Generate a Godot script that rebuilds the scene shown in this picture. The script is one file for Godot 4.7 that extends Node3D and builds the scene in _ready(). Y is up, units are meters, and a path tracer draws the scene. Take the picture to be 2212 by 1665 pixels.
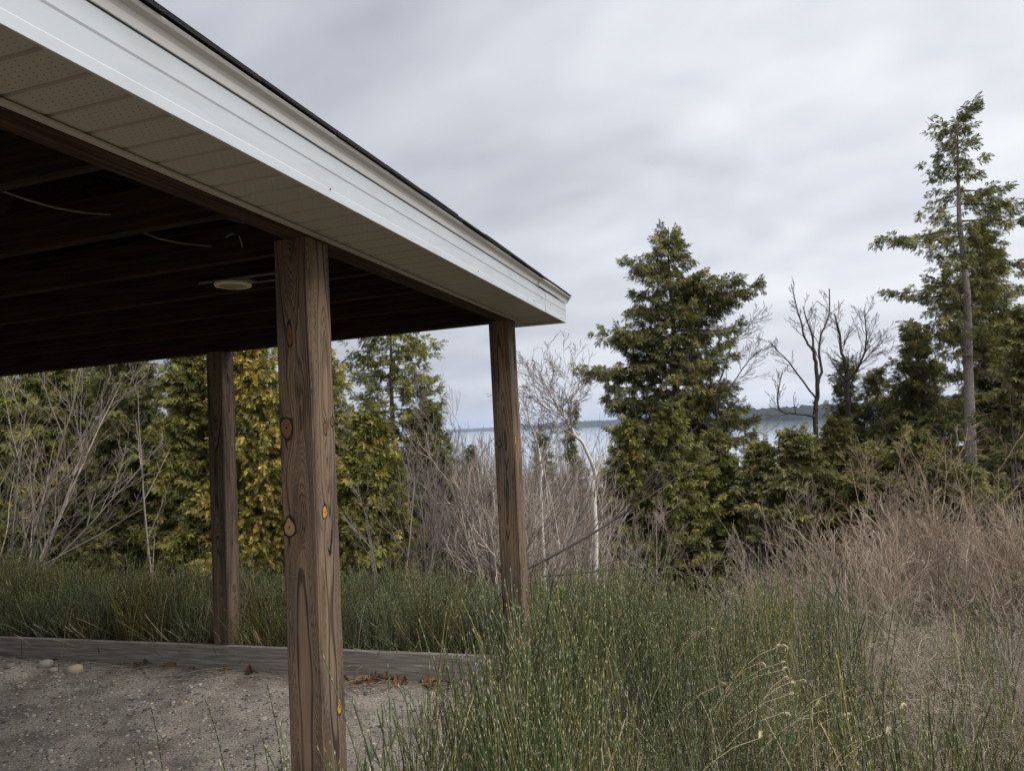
extends Node3D
# A timber pavilion on sand above a lake, horsetails, cedars and bare brush under an overcast sky.

const EYE := Vector3(0, 1.65, 0)
const PITCH := 0.0611
const ROLL := -0.046
const FOCAL := 1533.7          # in pixels of a picture 2212 x 1665
const TH := 0.3151             # heading of the eave, to the right of straight ahead
const AC := 4.2955             # corner post: metres along the eave, and across it
const B0 := -1.3901
const HB := 2.346              # underside of the beams
const PW := 0.138              # post width
const SPAN := 2.2
const OVER := 0.2805
const OVER_END := 0.3483
const HF := 2.346
const LAKE := -10.5

var cam_r: Vector3
var cam_u: Vector3
var cam_f: Vector3
var eave_dir := Vector3(sin(TH), 0, -cos(TH))
var out_dir := Vector3(cos(TH), 0, sin(TH))
var rng := RandomNumberGenerator.new()
var noise := FastNoiseLite.new()
var taken := {}
var M := {}

# ---------------------------------------------------------------- mesh building
class MB:
	var v := PackedVector3Array()
	var n := PackedVector3Array()
	var c := PackedColorArray()
	var uv := PackedVector2Array()
	var ix := PackedInt32Array()

	func vert(p: Vector3, nn: Vector3, col: Color, t: Vector2) -> int:
		v.append(p); n.append(nn); c.append(col); uv.append(t)
		return v.size() - 1

	func quad(a: Vector3, b: Vector3, d: Vector3, e: Vector3, col := Color.WHITE, flip := Vector3.ZERO) -> void:
		# corners in order round the face
		var nn := (d - a).cross(b - a).normalized()
		if flip != Vector3.ZERO and nn.dot(flip) < 0.0:
			var k := b; b = e; e = k
			nn = -nn
		var i := v.size()
		v.append(a); v.append(b); v.append(d); v.append(e)
		for k in 4:
			n.append(nn); c.append(col)
		uv.append(Vector2(0, 0)); uv.append(Vector2(1, 0)); uv.append(Vector2(1, 1)); uv.append(Vector2(0, 1))
		ix.append(i); ix.append(i + 1); ix.append(i + 2); ix.append(i); ix.append(i + 2); ix.append(i + 3)

	func tri(a: Vector3, b: Vector3, d: Vector3, col := Color.WHITE) -> void:
		var nn := (d - a).cross(b - a).normalized()
		var i := v.size()
		v.append(a); v.append(b); v.append(d)
		for k in 3:
			n.append(nn); c.append(col); uv.append(Vector2.ZERO)
			ix.append(i + k)

	func box(lo: Vector3, hi: Vector3, col := Color.WHITE) -> void:
		var m := (lo + hi) * 0.5
		var p := func(i: int, j: int, k: int) -> Vector3: return Vector3(hi.x if i else lo.x, hi.y if j else lo.y, hi.z if k else lo.z)
		for f in [[[0, 0, 0], [0, 1, 0], [0, 1, 1], [0, 0, 1]], [[1, 0, 0], [1, 1, 0], [1, 1, 1], [1, 0, 1]], [[0, 0, 0], [1, 0, 0], [1, 0, 1], [0, 0, 1]],
				[[0, 1, 0], [1, 1, 0], [1, 1, 1], [0, 1, 1]], [[0, 0, 0], [1, 0, 0], [1, 1, 0], [0, 1, 0]], [[0, 0, 1], [1, 0, 1], [1, 1, 1], [0, 1, 1]]]:
			var q := []
			for e in f:
				q.append(p.call(e[0], e[1], e[2]))
			quad(q[0], q[1], q[2], q[3], col, (q[0] + q[2]) * 0.5 - m)

	# a bar from p to q with a rectangular section: up-ish size h, sideways size w
	func bar(p: Vector3, q: Vector3, w: float, h: float, col := Color.WHITE, up := Vector3.UP) -> void:
		var d := (q - p).normalized()
		var s := d.cross(up).normalized() * w * 0.5
		var t := s.cross(d).normalized() * h * 0.5
		var a := [p - s - t, p + s - t, p + s + t, p - s + t]
		var b := [q - s - t, q + s - t, q + s + t, q - s + t]
		for k in 4:
			var l := (k + 1) % 4
			quad(a[k], a[l], b[l], b[k], col, (a[k] + b[l]) * 0.5 - (p + q) * 0.5)
		quad(a[0], a[1], a[2], a[3], col, -d)
		quad(b[0], b[1], b[2], b[3], col, d)

	func tube(pts: PackedVector3Array, rad: PackedFloat32Array, sides: int, cols: PackedColorArray) -> void:
		var m := pts.size()
		var i0 := v.size()
		var ref := Vector3(0.31, 0.12, 0.94)
		for k in m:
			var d := (pts[mini(k + 1, m - 1)] - pts[maxi(k - 1, 0)]).normalized()
			if absf(d.dot(ref)) > 0.97:
				ref = Vector3(0.94, 0.2, -0.25)
			var s := d.cross(ref).normalized()
			var t := s.cross(d)
			var col := cols[k] if k < cols.size() else cols[cols.size() - 1]
			for j in sides:
				var a := TAU * j / sides
				var o := s * cos(a) + t * sin(a)
				v.append(pts[k] + o * rad[k]); n.append(o); c.append(col); uv.append(Vector2(float(j) / sides, float(k) / m))
		for k in m - 1:
			for j in sides:
				var a := i0 + k * sides + j
				var b := i0 + k * sides + (j + 1) % sides
				ix.append(a); ix.append(b); ix.append(b + sides)
				ix.append(a); ix.append(b + sides); ix.append(a + sides)

	func mesh(mat: Material = null) -> ArrayMesh:
		var arr := []
		arr.resize(Mesh.ARRAY_MAX)
		arr[Mesh.ARRAY_VERTEX] = v
		arr[Mesh.ARRAY_NORMAL] = n
		arr[Mesh.ARRAY_COLOR] = c
		arr[Mesh.ARRAY_TEX_UV] = uv
		arr[Mesh.ARRAY_INDEX] = ix
		var m := ArrayMesh.new()
		m.add_surface_from_arrays(Mesh.PRIMITIVE_TRIANGLES, arr)
		if mat:
			m.surface_set_material(0, mat)
		return m

# ---------------------------------------------------------------- naming
func numbered(called: String) -> String:
	var k: int = taken.get(called, 0)
	taken[called] = k + 1
	return called if k == 0 else "%s_%03d" % [called, k]

func tag(o: Node, label := "", category := "", group := "", kind := "") -> void:
	if label: o.set_meta("label", label)
	if category: o.set_meta("category", category)
	if group: o.set_meta("group", group)
	if kind: o.set_meta("kind", kind)

func thing(called: String, label: String, category: String, where := Vector3.ZERO, group := "", kind := "") -> Node3D:
	var o := Node3D.new()
	o.name = numbered(called)
	add_child(o)
	o.position = where
	tag(o, label, category, group, kind)
	return o

func part(called: String, mesh: Mesh, mat: Material, parent: Node) -> MeshInstance3D:
	var o := MeshInstance3D.new()
	o.name = called if parent != self else numbered(called)
	o.mesh = mesh
	if mat:
		o.material_override = mat
	parent.add_child(o, true)
	return o

func scatter(called: String, mesh: Mesh, mat: Material, where: Array, tints: PackedColorArray, parent: Node) -> MultiMeshInstance3D:
	var mm := MultiMesh.new()
	mm.transform_format = MultiMesh.TRANSFORM_3D
	mm.use_colors = tints.size() > 0
	mm.mesh = mesh
	mm.instance_count = where.size()
	for i in where.size():
		var t: Transform3D = where[i]
		mm.set_instance_transform(i, t)
		if tints.size() > 0:
			mm.set_instance_color(i, tints[i])
	var o := MultiMeshInstance3D.new()
	o.name = called if parent != self else numbered(called)
	o.multimesh = mm
	o.material_override = mat
	parent.add_child(o, true)
	return o

# ---------------------------------------------------------------- where things are
func sight(px: float, py: float) -> Vector3:
	return cam_f + cam_r * ((px - 1106.0) / FOCAL) - cam_u * ((py - 832.5) / FOCAL)

func at(px: float, py: float, depth: float) -> Vector3:
	return EYE + sight(px, py) * depth

func on_level(px: float, py: float, y: float) -> Vector3:
	var d := sight(px, py)
	return EYE + d * ((y - EYE.y) / d.y)

func pav(a: float, b: float, y: float) -> Vector3:
	return eave_dir * a + out_dir * b + Vector3(0, y, 0)

const SLOPE := [[-200.0, 0.3], [0.0, 0.06], [4.4, 0.1], [5.4, -0.06], [7.0, -0.55], [10.0, -1.35], [16.0, -2.7], [30.0, -4.9], [60.0, -8.0], [86.0, -10.6], [120.0, -13.0], [400.0, -16.0]]

func ground(x: float, z: float) -> float:
	var t := -z * 0.92 + x * 0.39
	var y := 0.0
	for k in SLOPE.size() - 1:
		if t <= SLOPE[k + 1][0] or k == SLOPE.size() - 2:
			var s: float = clampf((t - SLOPE[k][0]) / (SLOPE[k + 1][0] - SLOPE[k][0]), 0.0, 1.0)
			y = lerpf(SLOPE[k][1], SLOPE[k + 1][1], s)
			break
	y += noise.get_noise_2d(x * 9.0, z * 9.0) * 0.06 + noise.get_noise_2d(x * 1.6, z * 1.6) * 0.12 * clampf((t - 7.0) / 10.0, 0.0, 3.0)
	# the sand lies lower than the bed behind the board
	var p := Vector3(x, 0, z)
	var a := p.dot(eave_dir)
	var b := p.dot(out_dir)
	var lip := AC + 0.05 - 0.028 * (B0 - b)
	var inside := smoothstep(0.02, -0.02, a - lip) * smoothstep(0.35, -0.1, b - B0)
	return lerpf(y, -0.1, inside)

# ---------------------------------------------------------------- materials
func lin(r: float, g: float, b: float) -> Color:
	return Color(r, g, b).linear_to_srgb()

func plain(called: String, col: Color, rough := 0.8, spec := 0.4) -> StandardMaterial3D:
	var m := StandardMaterial3D.new()
	m.resource_name = called
	m.albedo_color = col
	m.roughness = rough
	m.metallic_specular = spec
	return m

func tinted(called: String, rough := 0.8, spec := 0.3) -> StandardMaterial3D:
	var m := plain(called, Color.WHITE, rough, spec)
	m.vertex_color_use_as_albedo = true
	return m

func noise_tex(freq: float, ramp: Array, size := 512, seed_ := 1, octaves := 5, as_normal := false, bump := 4.0) -> NoiseTexture2D:
	var f := FastNoiseLite.new()
	f.seed = seed_
	f.frequency = freq
	f.fractal_octaves = octaves
	var t := NoiseTexture2D.new()
	t.width = size
	t.height = size
	t.seamless = true
	t.noise = f
	if as_normal:
		t.as_normal_map = true
		t.bump_strength = bump
	elif ramp.size() > 0:
		var g := Gradient.new()
		var offs := PackedFloat32Array()
		var cols := PackedColorArray()
		for e in ramp:
			offs.append(e[0])
			cols.append(e[1])
		g.offsets = offs
		g.colors = cols
		t.color_ramp = g
	return t

# weathered softwood cut from one log: rings round a wandering pith, knots pushing the grain aside
# returns [albedo, relief] for a band 2*PW wide (near face, then outer face) and LEN long, v running down from the top
func wood_maps(w: int, h: int, length: float, seed_: int, knots: Array, light: Color, dark: Color, grey: Color, dry: float) -> Array:
	var f := FastNoiseLite.new()
	f.seed = seed_
	f.frequency = 1.0
	f.fractal_octaves = 2
	var px := PackedByteArray()
	px.resize(w * h * 3)
	var hp := PackedByteArray()
	hp.resize(w * h)
	var side := PW
	for j in h:
		var t := length * j / h
		var pithx := -side * 0.5 + 0.022 * f.get_noise_2d(t * 0.55, 3.0) + 0.003 * f.get_noise_2d(t * 2.0, 9.0)
		var pithz := -side * 0.52 + 0.024 * f.get_noise_2d(t * 0.5, 23.0) + 0.003 * f.get_noise_2d(t * 1.8, 39.0)
		for i in w:
			var s := 2.0 * side * i / w
			var x := -side + s if s < side else 0.0
			var z := 0.0 if s < side else side - s
			var r := sqrt((x - pithx) * (x - pithx) + (z - pithz) * (z - pithz))
			r += 0.0022 * f.get_noise_2d(s * 14.0, t * 0.8) + 0.0005 * f.get_noise_2d(s * 120.0, t * 3.0)
			var kd := 9.0
			var kc := 0
			var kring := 0.0
			var drip := 0.0
			for k in knots:
				var ds: float = (s - k[0]) / k[2]
				var dt: float = (t - k[1]) / (k[2] * k[3])
				if absf(ds) < 5.0 and absf(dt) < 5.0:
					var dd := sqrt(ds * ds + dt * dt) * (1.0 + 0.30 * f.get_noise_2d(s * 18.0 + 9.0, t * 18.0))
					var e := sqrt(ds * ds * 0.8 + dt * dt * 0.22)
					r += 0.009 * (k[2] / 0.02) * exp(-e * e * 0.42)
					if k[2] > 0.013 and dt > 0.7 and dt < 2.6 and absf(ds - 0.12 * sin(dt * 3.0)) < 0.42 * (1.0 - (dt - 0.7) / 1.9):
						drip = 0.85
					if dd < kd:
						kd = dd
						kc = k[4]
						kring = dd * 3.2
			var ring := fposmod(r / (0.0043 + 0.0012 * f.get_noise_2d(r * 60.0, 200.0)), 1.0)
			var late := smoothstep(0.30, 0.86, ring) * (1.0 - smoothstep(0.93, 1.0, ring))
			late = pow(late, 1.5)
			var wear := 0.5 + 0.5 * f.get_noise_2d(s * 9.0 + 50.0, t * 1.1)
			var fibre := 0.5 + 0.5 * f.get_noise_2d(s * 330.0, t * 3.0)
			var blot := smoothstep(0.52, 0.8, 0.5 + 0.5 * f.get_noise_2d(s * 14.0 + 7.0, t * 2.3 + 70.0))
			var col := light.lerp(grey, clampf(wear * 1.5 - 0.55 + dry, 0.0, 0.85))
			col = col.lerp(dark, clampf(late * (0.55 + 0.4 * wear) + 0.34 * blot, 0.0, 0.95))
			col = col * (0.66 + 0.68 * fibre)
			col = col.lerp(dark * 0.5, drip)
			var hh := 0.62 + 0.3 * late - 0.1 * fibre - 0.3 * drip
			# seasoning checks follow the grain
			var check := absf(fposmod(r / 0.031 + 0.13 * seed_, 1.0) - 0.5)
			if check < 0.045 * clampf((f.get_noise_2d(s * 2.0 + 120.0, t * 1.1) - 0.1) * 3.5, 0.0, 1.0):
				col = dark * 0.35
				hh = 0.05
			if kd < 1.8:
				if kd < 0.92:
					var kcol: Color = [Color(0.15, 0.075, 0.038), Color(0.25, 0.175, 0.085), Color(0.46, 0.235, 0.05)][kc]
					var kr := fposmod(kring + 0.2 * f.get_noise_2d(s * 90.0, t * 90.0), 1.0)
					col = kcol * (0.72 + 0.4 * kr)
					if kd < 0.16 or (kc == 2 and absf(fposmod(s * 61.0 + t * 7.0, 1.0) - 0.5) < 0.05):
						col = dark * 0.6
					hh = 0.7
				else:
					var rim := (1.0 - smoothstep(1.05, 1.35 + 0.9 * maxf(0.0, f.get_noise_2d(s * 22.0, t * 14.0 + 5.0)), kd)) * 0.9
					col = col.lerp(dark * 0.3, rim)
					hh = lerpf(hh, 0.1, rim)
			var o := (j * w + i) * 3
			var q := col.linear_to_srgb()
			px[o] = clampi(int(q.r * 255.0), 0, 255)
			px[o + 1] = clampi(int(q.g * 255.0), 0, 255)
			px[o + 2] = clampi(int(q.b * 255.0), 0, 255)
			hp[j * w + i] = clampi(int(hh * 255.0), 0, 255)
	return [ImageTexture.create_from_image(Image.create_from_data(w, h, false, Image.FORMAT_RGB8, px)), ImageTexture.create_from_image(Image.create_from_data(w, h, false, Image.FORMAT_L8, hp))]

func wood_mat(called: String, maps: Array) -> StandardMaterial3D:
	var m := plain(called, Color.WHITE, 0.78, 0.35)
	m.albedo_texture = maps[0]
	m.heightmap_enabled = true
	m.heightmap_texture = maps[1]
	m.heightmap_scale = 0.35
	return m

# dark sawn timber inside the roof: long grain from stretched noise
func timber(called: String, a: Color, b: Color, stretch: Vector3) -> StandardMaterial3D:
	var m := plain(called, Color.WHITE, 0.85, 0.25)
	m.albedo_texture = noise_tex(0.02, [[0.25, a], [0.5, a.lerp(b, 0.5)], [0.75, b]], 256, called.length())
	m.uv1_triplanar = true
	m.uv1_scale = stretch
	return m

func speckle_maps(size: int, seed_: int) -> Array:
	var r := RandomNumberGenerator.new()
	r.seed = seed_
	var f := FastNoiseLite.new()
	f.seed = seed_
	f.frequency = 1.0
	f.fractal_octaves = 3
	var px := PackedByteArray()
	px.resize(size * size * 3)
	var hp := PackedByteArray()
	hp.resize(size * size)
	for j in size:
		for i in size:
			var k := r.randf()
			var u := TAU * i / size
			var w := TAU * j / size
			var big := f.get_noise_3d(cos(u) * 1.4 + 5.0, sin(u) * 1.4 + cos(w) * 1.4, sin(w) * 1.4)
			var col := Color(0.25, 0.225, 0.195).lerp(Color(0.38, 0.345, 0.30), clampf(0.5 + big * 0.9, 0.0, 1.0))
			col = col * (0.55 + 0.8 * r.randf())
			if k < 0.05:
				col = Color(0.08, 0.075, 0.08)
			elif k < 0.09:
				col = Color(0.55, 0.52, 0.46)
			elif k < 0.12:
				col = Color(0.26, 0.17, 0.12)
			var q := col.linear_to_srgb()
			var o := (j * size + i) * 3
			px[o] = int(q.r * 255.0)
			px[o + 1] = int(q.g * 255.0)
			px[o + 2] = int(q.b * 255.0)
			hp[j * size + i] = clampi(int((0.5 + big * 0.3 + (k - 0.5) * 0.5) * 255.0), 0, 255)
	return [ImageTexture.create_from_image(Image.create_from_data(size, size, false, Image.FORMAT_RGB8, px)), ImageTexture.create_from_image(Image.create_from_data(size, size, false, Image.FORMAT_L8, hp))]

func make_materials() -> void:
	M.white_metal = plain("painted aluminium", lin(0.42, 0.445, 0.47), 0.4, 0.5)
	M.white_metal.albedo_texture = noise_tex(0.02, [[0.2, lin(0.94, 0.935, 0.925)], [0.45, lin(1, 1, 1)], [1.0, lin(1, 1, 1)]], 256, 41)
	M.white_metal.uv1_triplanar = true
	M.white_metal.uv1_scale = Vector3(3, 3, 0.7)
	M.soffit = plain("vinyl soffit", lin(0.40, 0.375, 0.34), 0.6, 0.4)
	M.trim = plain("soffit trim", lin(0.46, 0.43, 0.39), 0.5, 0.4)
	M.drip = plain("galvanised drip edge", lin(0.52, 0.51, 0.49), 0.42, 0.5)
	M.shingle = plain("asphalt shingle", Color.WHITE, 0.95, 0.2)
	M.shingle.albedo_texture = noise_tex(0.2, [[0.2, lin(0.016, 0.016, 0.02)], [0.6, lin(0.045, 0.042, 0.045)], [0.9, lin(0.09, 0.085, 0.085)]], 256, 31)
	M.shingle.uv1_triplanar = true
	M.shingle.uv1_scale = Vector3(4, 4, 4)
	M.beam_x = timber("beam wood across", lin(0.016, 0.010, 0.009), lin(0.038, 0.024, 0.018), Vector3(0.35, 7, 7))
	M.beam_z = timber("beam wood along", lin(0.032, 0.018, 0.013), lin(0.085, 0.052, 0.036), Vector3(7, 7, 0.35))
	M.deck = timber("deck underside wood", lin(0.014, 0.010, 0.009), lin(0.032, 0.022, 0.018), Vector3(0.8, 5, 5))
	M.curb = timber("weathered board", lin(0.19, 0.17, 0.15), lin(0.33, 0.30, 0.265), Vector3(0.5, 9, 9))
	M.sand = plain("gravelly sand", Color.WHITE, 0.95, 0.2)
	var sm := speckle_maps(400, 5)
	M.sand.albedo_texture = sm[0]
	M.sand.heightmap_enabled = true
	M.sand.heightmap_texture = sm[1]
	M.sand.heightmap_scale = 0.5
	M.sand.uv1_triplanar = true
	M.sand.uv1_world_triplanar = true
	M.sand.uv1_scale = Vector3(0.55, 0.55, 0.55)
	M.sand.detail_enabled = true
	M.sand.detail_blend_mode = BaseMaterial3D.BLEND_MODE_MUL
	M.sand.detail_uv_layer = BaseMaterial3D.DETAIL_UV_2
	M.sand.detail_albedo = noise_tex(0.012, [[0.25, lin(0.55, 0.52, 0.5)], [0.5, lin(0.85, 0.84, 0.83)], [0.8, lin(1, 0.98, 0.95)]], 512, 77)
	M.sand.uv2_triplanar = true
	M.sand.uv2_world_triplanar = true
	M.sand.uv2_scale = Vector3(0.31, 0.31, 0.31)
	M.soil = plain("litter covered soil", Color.WHITE, 0.95, 0.2)
	M.soil.albedo_texture = noise_tex(0.06, [[0.2, lin(0.035, 0.03, 0.02)], [0.45, lin(0.085, 0.07, 0.048)], [0.6, lin(0.13, 0.11, 0.075)], [0.85, lin(0.2, 0.17, 0.125)]], 512, 8)
	M.soil.uv1_triplanar = true
	M.soil.uv1_world_triplanar = true
	M.soil.uv1_scale = Vector3(0.7, 0.7, 0.7)
	M.water = plain("lake water", lin(0.20, 0.245, 0.28), 0.06, 0.7)
	M.water.normal_enabled = true
	M.water.normal_texture = noise_tex(0.03, [], 512, 4, 4, true, 5.0)
	M.water.normal_scale = 0.03
	M.water.uv1_triplanar = true
	M.water.uv1_world_triplanar = true
	M.water.uv1_scale = Vector3(0.03, 0.03, 0.03)
	M.hill = plain("wooded far shore", Color.WHITE, 0.95, 0.1)
	M.hill.albedo_texture = noise_tex(0.05, [[0.2, lin(0.03, 0.038, 0.036)], [0.8, lin(0.065, 0.07, 0.062)]], 256, 6)
	M.hill.uv1_triplanar = true
	M.hill.uv1_scale = Vector3(0.004, 0.01, 0.004)
	M.leaf = tinted("cedar foliage", 0.75, 0.25)
	M.leaf.backlight_enabled = true
	M.leaf.backlight = Color(0.55, 0.6, 0.3)
	M.twig = tinted("bark", 0.9, 0.2)
	M.stem = tinted("horsetail stem", 0.55, 0.35)
	M.dry = tinted("dry stem", 0.9, 0.2)
	M.stone = tinted("stone", 0.85, 0.3)
	M.stone.albedo_texture = noise_tex(0.08, [[0.2, lin(0.6, 0.58, 0.55)], [0.8, lin(1, 1, 1)]], 128, 15)
	M.stone.uv1_triplanar = true
	M.stone.uv1_scale = Vector3(9, 9, 9)
	M.bark = plain("cedar bark", Color.WHITE, 0.95, 0.2)
	M.bark.albedo_texture = noise_tex(0.05, [[0.25, lin(0.06, 0.045, 0.036)], [0.5, lin(0.14, 0.115, 0.1)], [0.8, lin(0.25, 0.22, 0.2)]], 256, 12)
	M.bark.heightmap_enabled = true
	M.bark.heightmap_texture = noise_tex(0.05, [], 256, 12)
	M.bark.heightmap_scale = 1.2
	M.bark.uv1_triplanar = true
	M.bark.uv1_scale = Vector3(9, 0.9, 9)
	M.pale_bark = M.bark.duplicate()
	M.pale_bark.resource_name = "weathered bare cedar bark"
	M.pale_bark.albedo_texture = noise_tex(0.05, [[0.2, lin(0.16, 0.135, 0.12)], [0.45, lin(0.36, 0.315, 0.29)], [0.8, lin(0.52, 0.475, 0.445)]], 256, 13)
	M.steel = plain("galvanised steel", lin(0.42, 0.44, 0.47), 0.45, 0.5)
	M.nail = plain("nail", lin(0.12, 0.11, 0.10), 0.6, 0.4)
	M.lens = plain("light lens", lin(0.62, 0.58, 0.46), 0.4, 0.5)
	M.cable = plain("cable sheath", lin(0.16, 0.145, 0.125), 0.6, 0.4)

# ---------------------------------------------------------------- sky
func overcast() -> ImageTexture:
	var w := 1024
	var h := 512
	var f := FastNoiseLite.new()
	f.seed = 21
	f.frequency = 1.0
	f.fractal_octaves = 5
	f.fractal_gain = 0.46
	var im := Image.create(w, h, false, Image.FORMAT_RGBF)
	for j in h:
		var el := PI * (0.5 - (j + 0.5) / h)
		for i in w:
			# the panorama's first column looks along -z
			var az := TAU * (i + 0.5) / w
			var y := sin(el)
			var d := Vector3(sin(az) * cos(el), y, -cos(az) * cos(el))
			var col := Color(0.14, 0.14, 0.13)
			if y > -0.03:
				var q := Vector2(d.x, d.z) / (maxf(y, 0.0) + 0.22)
				q = Vector2(q.x * 0.8 + q.y * 0.55, -q.x * 0.55 + q.y * 0.8)
				var wx := f.get_noise_2d(q.x * 0.35 + 11.0, q.y * 0.35) * 0.9
				var big := f.get_noise_2d(q.x * 0.34 + wx + 3.0, q.y * 0.62 + 40.0)
				var fine := f.get_noise_2d(q.x * 1.3 + wx * 1.5, q.y * 2.6 + 9.0)
				var l := 0.65 + 0.21 * tanh(2.0 * d.x) + 0.16 * big + 0.10 * fine + 0.07 * f.get_noise_2d(q.x * 3.1 + wx * 2.0 + 70.0, q.y * 4.4)
				l = clampf(l, 0.3, 0.98)
				var cool := clampf((0.95 - l) * 1.3, 0.0, 0.7)
				col = Color(l * (0.985 - 0.115 * cool), l * (1.0 - 0.055 * cool), l * (1.035 + 0.08 * cool)) * 0.293
			im.set_pixel(i, j, col)
	return ImageTexture.create_from_image(im)

# ---------------------------------------------------------------- plants: prototypes
func spray_proto(seed_: int) -> ArrayMesh:
	# one twig end of white cedar: flat, drooping fans of scale leaves round a short shoot along +x
	var r := RandomNumberGenerator.new()
	r.seed = seed_
	var mb := MB.new()
	for k in 11:
		var t := 0.13 * k / 11.0
		var phi := k * 2.4 + r.randf()
		var base := Vector3(t, 0.0, 0.0)
		var d := Vector3(0.55, cos(phi) * 0.6 - 0.15, sin(phi)).normalized()
		if k == 10:
			d = Vector3(1, -0.1, 0.1).normalized()
		var flat := Vector3(r.randf_range(-0.6, 0.6), 0.8, r.randf_range(-0.8, 0.8)).normalized()
		var s := d.cross(flat).normalized()
		flat = s.cross(d)
		var ln := r.randf_range(0.06, 0.10)
		var shade := r.randf_range(0.7, 1.25)
		var col := Color(shade, shade, shade * 0.95)
		for m in 4:
			var u := 0.1 + float(m) / 5.0
			var p := base + d * ln * u + Vector3.DOWN * ln * u * u * 0.35
			for e in [-1.0, 1.0]:
				var ld: Vector3 = (d * 0.8 + s * e * 0.62 + Vector3.DOWN * 0.12).normalized()
				var ll := ln * (0.56 - 0.3 * absf(u - 0.3))
				var across: Vector3 = ld.cross(flat).normalized() * 0.0056
				mb.quad(p, p + ld * ll * 0.55 + across, p + ld * ll, p + ld * ll * 0.45 - across, col)
		var tip := base + d * ln + Vector3.DOWN * ln * 0.3
		mb.quad(base + d * ln * 0.5, tip - s * 0.008, tip + d * 0.025, tip + s * 0.008, col)
	return mb.mesh()

func horsetail_proto(seed_: int, stems: int, tall: float, spread: float, dry: float, rough_lean: float) -> ArrayMesh:
	var r := RandomNumberGenerator.new()
	r.seed = seed_
	var mb := MB.new()
	for k in stems:
		var p := Vector3(r.randf_range(-spread, spread), 0.0, r.randf_range(-spread, spread))
		var hgt := tall * r.randf_range(0.6, 1.12)
		var lean := Vector3(r.randfn(0, rough_lean), 1.0, r.randfn(0, rough_lean)).normalized()
		var bend := Vector3(r.randfn(0, 0.11), 0, r.randfn(0, 0.11))
		var rad := r.randf_range(0.0024, 0.0038)
		var g := r.randf_range(0.75, 1.25)
		var green := Color(0.082, 0.104, 0.046) * g
		if r.randf() < 0.3:
			green = Color(0.125, 0.124, 0.054) * g
		var node := Color(0.29, 0.275, 0.21)
		if r.randf() < dry:
			green = Color(0.43, 0.385, 0.28) * g
			node = Color(0.42, 0.37, 0.27)
		var gap := r.randf_range(0.05, 0.085)
		var pts := PackedVector3Array()
		var rad_s := PackedFloat32Array()
		var cols := PackedColorArray()
		var y := 0.0
		while y < hgt:
			for e in [[0.0, 1.0, false], [gap * 0.84, 1.0, false], [gap * 0.92, 1.2, true], [gap * 0.98, 1.2, true]]:
				var t: float = (y + e[0]) / hgt
				pts.append(p + lean * (y + e[0]) + bend * t * t * hgt)
				rad_s.append(rad * e[1] * (1.0 - 0.3 * t))
				cols.append(node if e[2] else green)
			y += gap
		pts.append(pts[pts.size() - 1] + lean * 0.012)
		rad_s.append(0.0004)
		cols.append(Color(0.32, 0.28, 0.2) if r.randf() < 0.45 else green * 0.6)
		mb.tube(pts, rad_s, 3, cols)
	return mb.mesh()

# recursive bare wood. P: kids, angle, ratio, lift, wobble, sides; cols per level
func grow(mb: MB, r: RandomNumberGenerator, p: Vector3, d: Vector3, ln: float, rad: float, lvl: int, top: int, P: Dictionary) -> void:
	var segs := [9, 6, 4, 3, 2][mini(lvl, 4)] as int
	var sides := [6, 5, 3, 3, 3][mini(lvl, 4)] as int
	var pts := PackedVector3Array([p])
	var rads := PackedFloat32Array([rad])
	var q := p
	var e := d
	var wob: float = P.wobble * (0.55 if lvl == 0 else 1.0)
	var lift: float = P.lift
	for k in segs:
		e = (e + Vector3(r.randfn(0, wob), r.randfn(0, wob * 0.7) + lift, r.randfn(0, wob))).normalized()
		q += e * ln / segs
		pts.append(q)
		rads.append(maxf(rad * (1.0 - 0.8 * (k + 1.0) / segs), P.thin))
	var cols: Array = P.cols
	var col: Color = cols[mini(lvl, cols.size() - 1)]
	mb.tube(pts, rads, sides, PackedColorArray([col * r.randf_range(0.8, 1.2)]))
	if lvl >= top:
		return
	var kids: Array = P.kids
	var nk: int = kids[mini(lvl, kids.size() - 1)]
	var start: float = P.start if lvl == 0 else 0.18
	for k in nk:
		var t := start + (1.0 - start) * (k + r.randf()) / nk
		var fi := t * segs
		var i := mini(int(fi), segs - 1)
		var b := pts[i].lerp(pts[i + 1], fi - i)
		var ax := (pts[i + 1] - pts[i]).normalized()
		var phi := r.randf() * TAU
		var s := ax.cross(Vector3(0.3, 0.2, 0.9)).normalized()
		var side := s * cos(phi) + s.cross(ax) * sin(phi)
		var ang: float = P.angle * r.randf_range(0.7, 1.3)
		var nd := (ax * cos(ang) + side * sin(ang)).normalized()
		var nl: float = ln * P.ratio * r.randf_range(0.55, 1.1) * (1.15 - 0.6 * t)
		grow(mb, r, b, nd, nl, maxf(rads[i] * 0.55, P.thin), lvl + 1, top, P)

func brush_proto(seed_: int, stems: int, tall: float, P: Dictionary, top := 3) -> ArrayMesh:
	var r := RandomNumberGenerator.new()
	r.seed = seed_
	var mb := MB.new()
	for k in stems:
		var phi := r.randf() * TAU
		var o := Vector3(cos(phi), 0, sin(phi)) * r.randf_range(0.0, 0.22)
		var d := (Vector3.UP + o * r.randf_range(1.0, 3.0)).normalized()
		grow(mb, r, o - Vector3.UP * 0.1, d, tall * r.randf_range(0.65, 1.1), P.rad * r.randf_range(0.7, 1.2), 1, top, P)
	return mb.mesh()

# ---------------------------------------------------------------- cedars
var sprays: Array = []
var sprayed := 0

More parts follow.
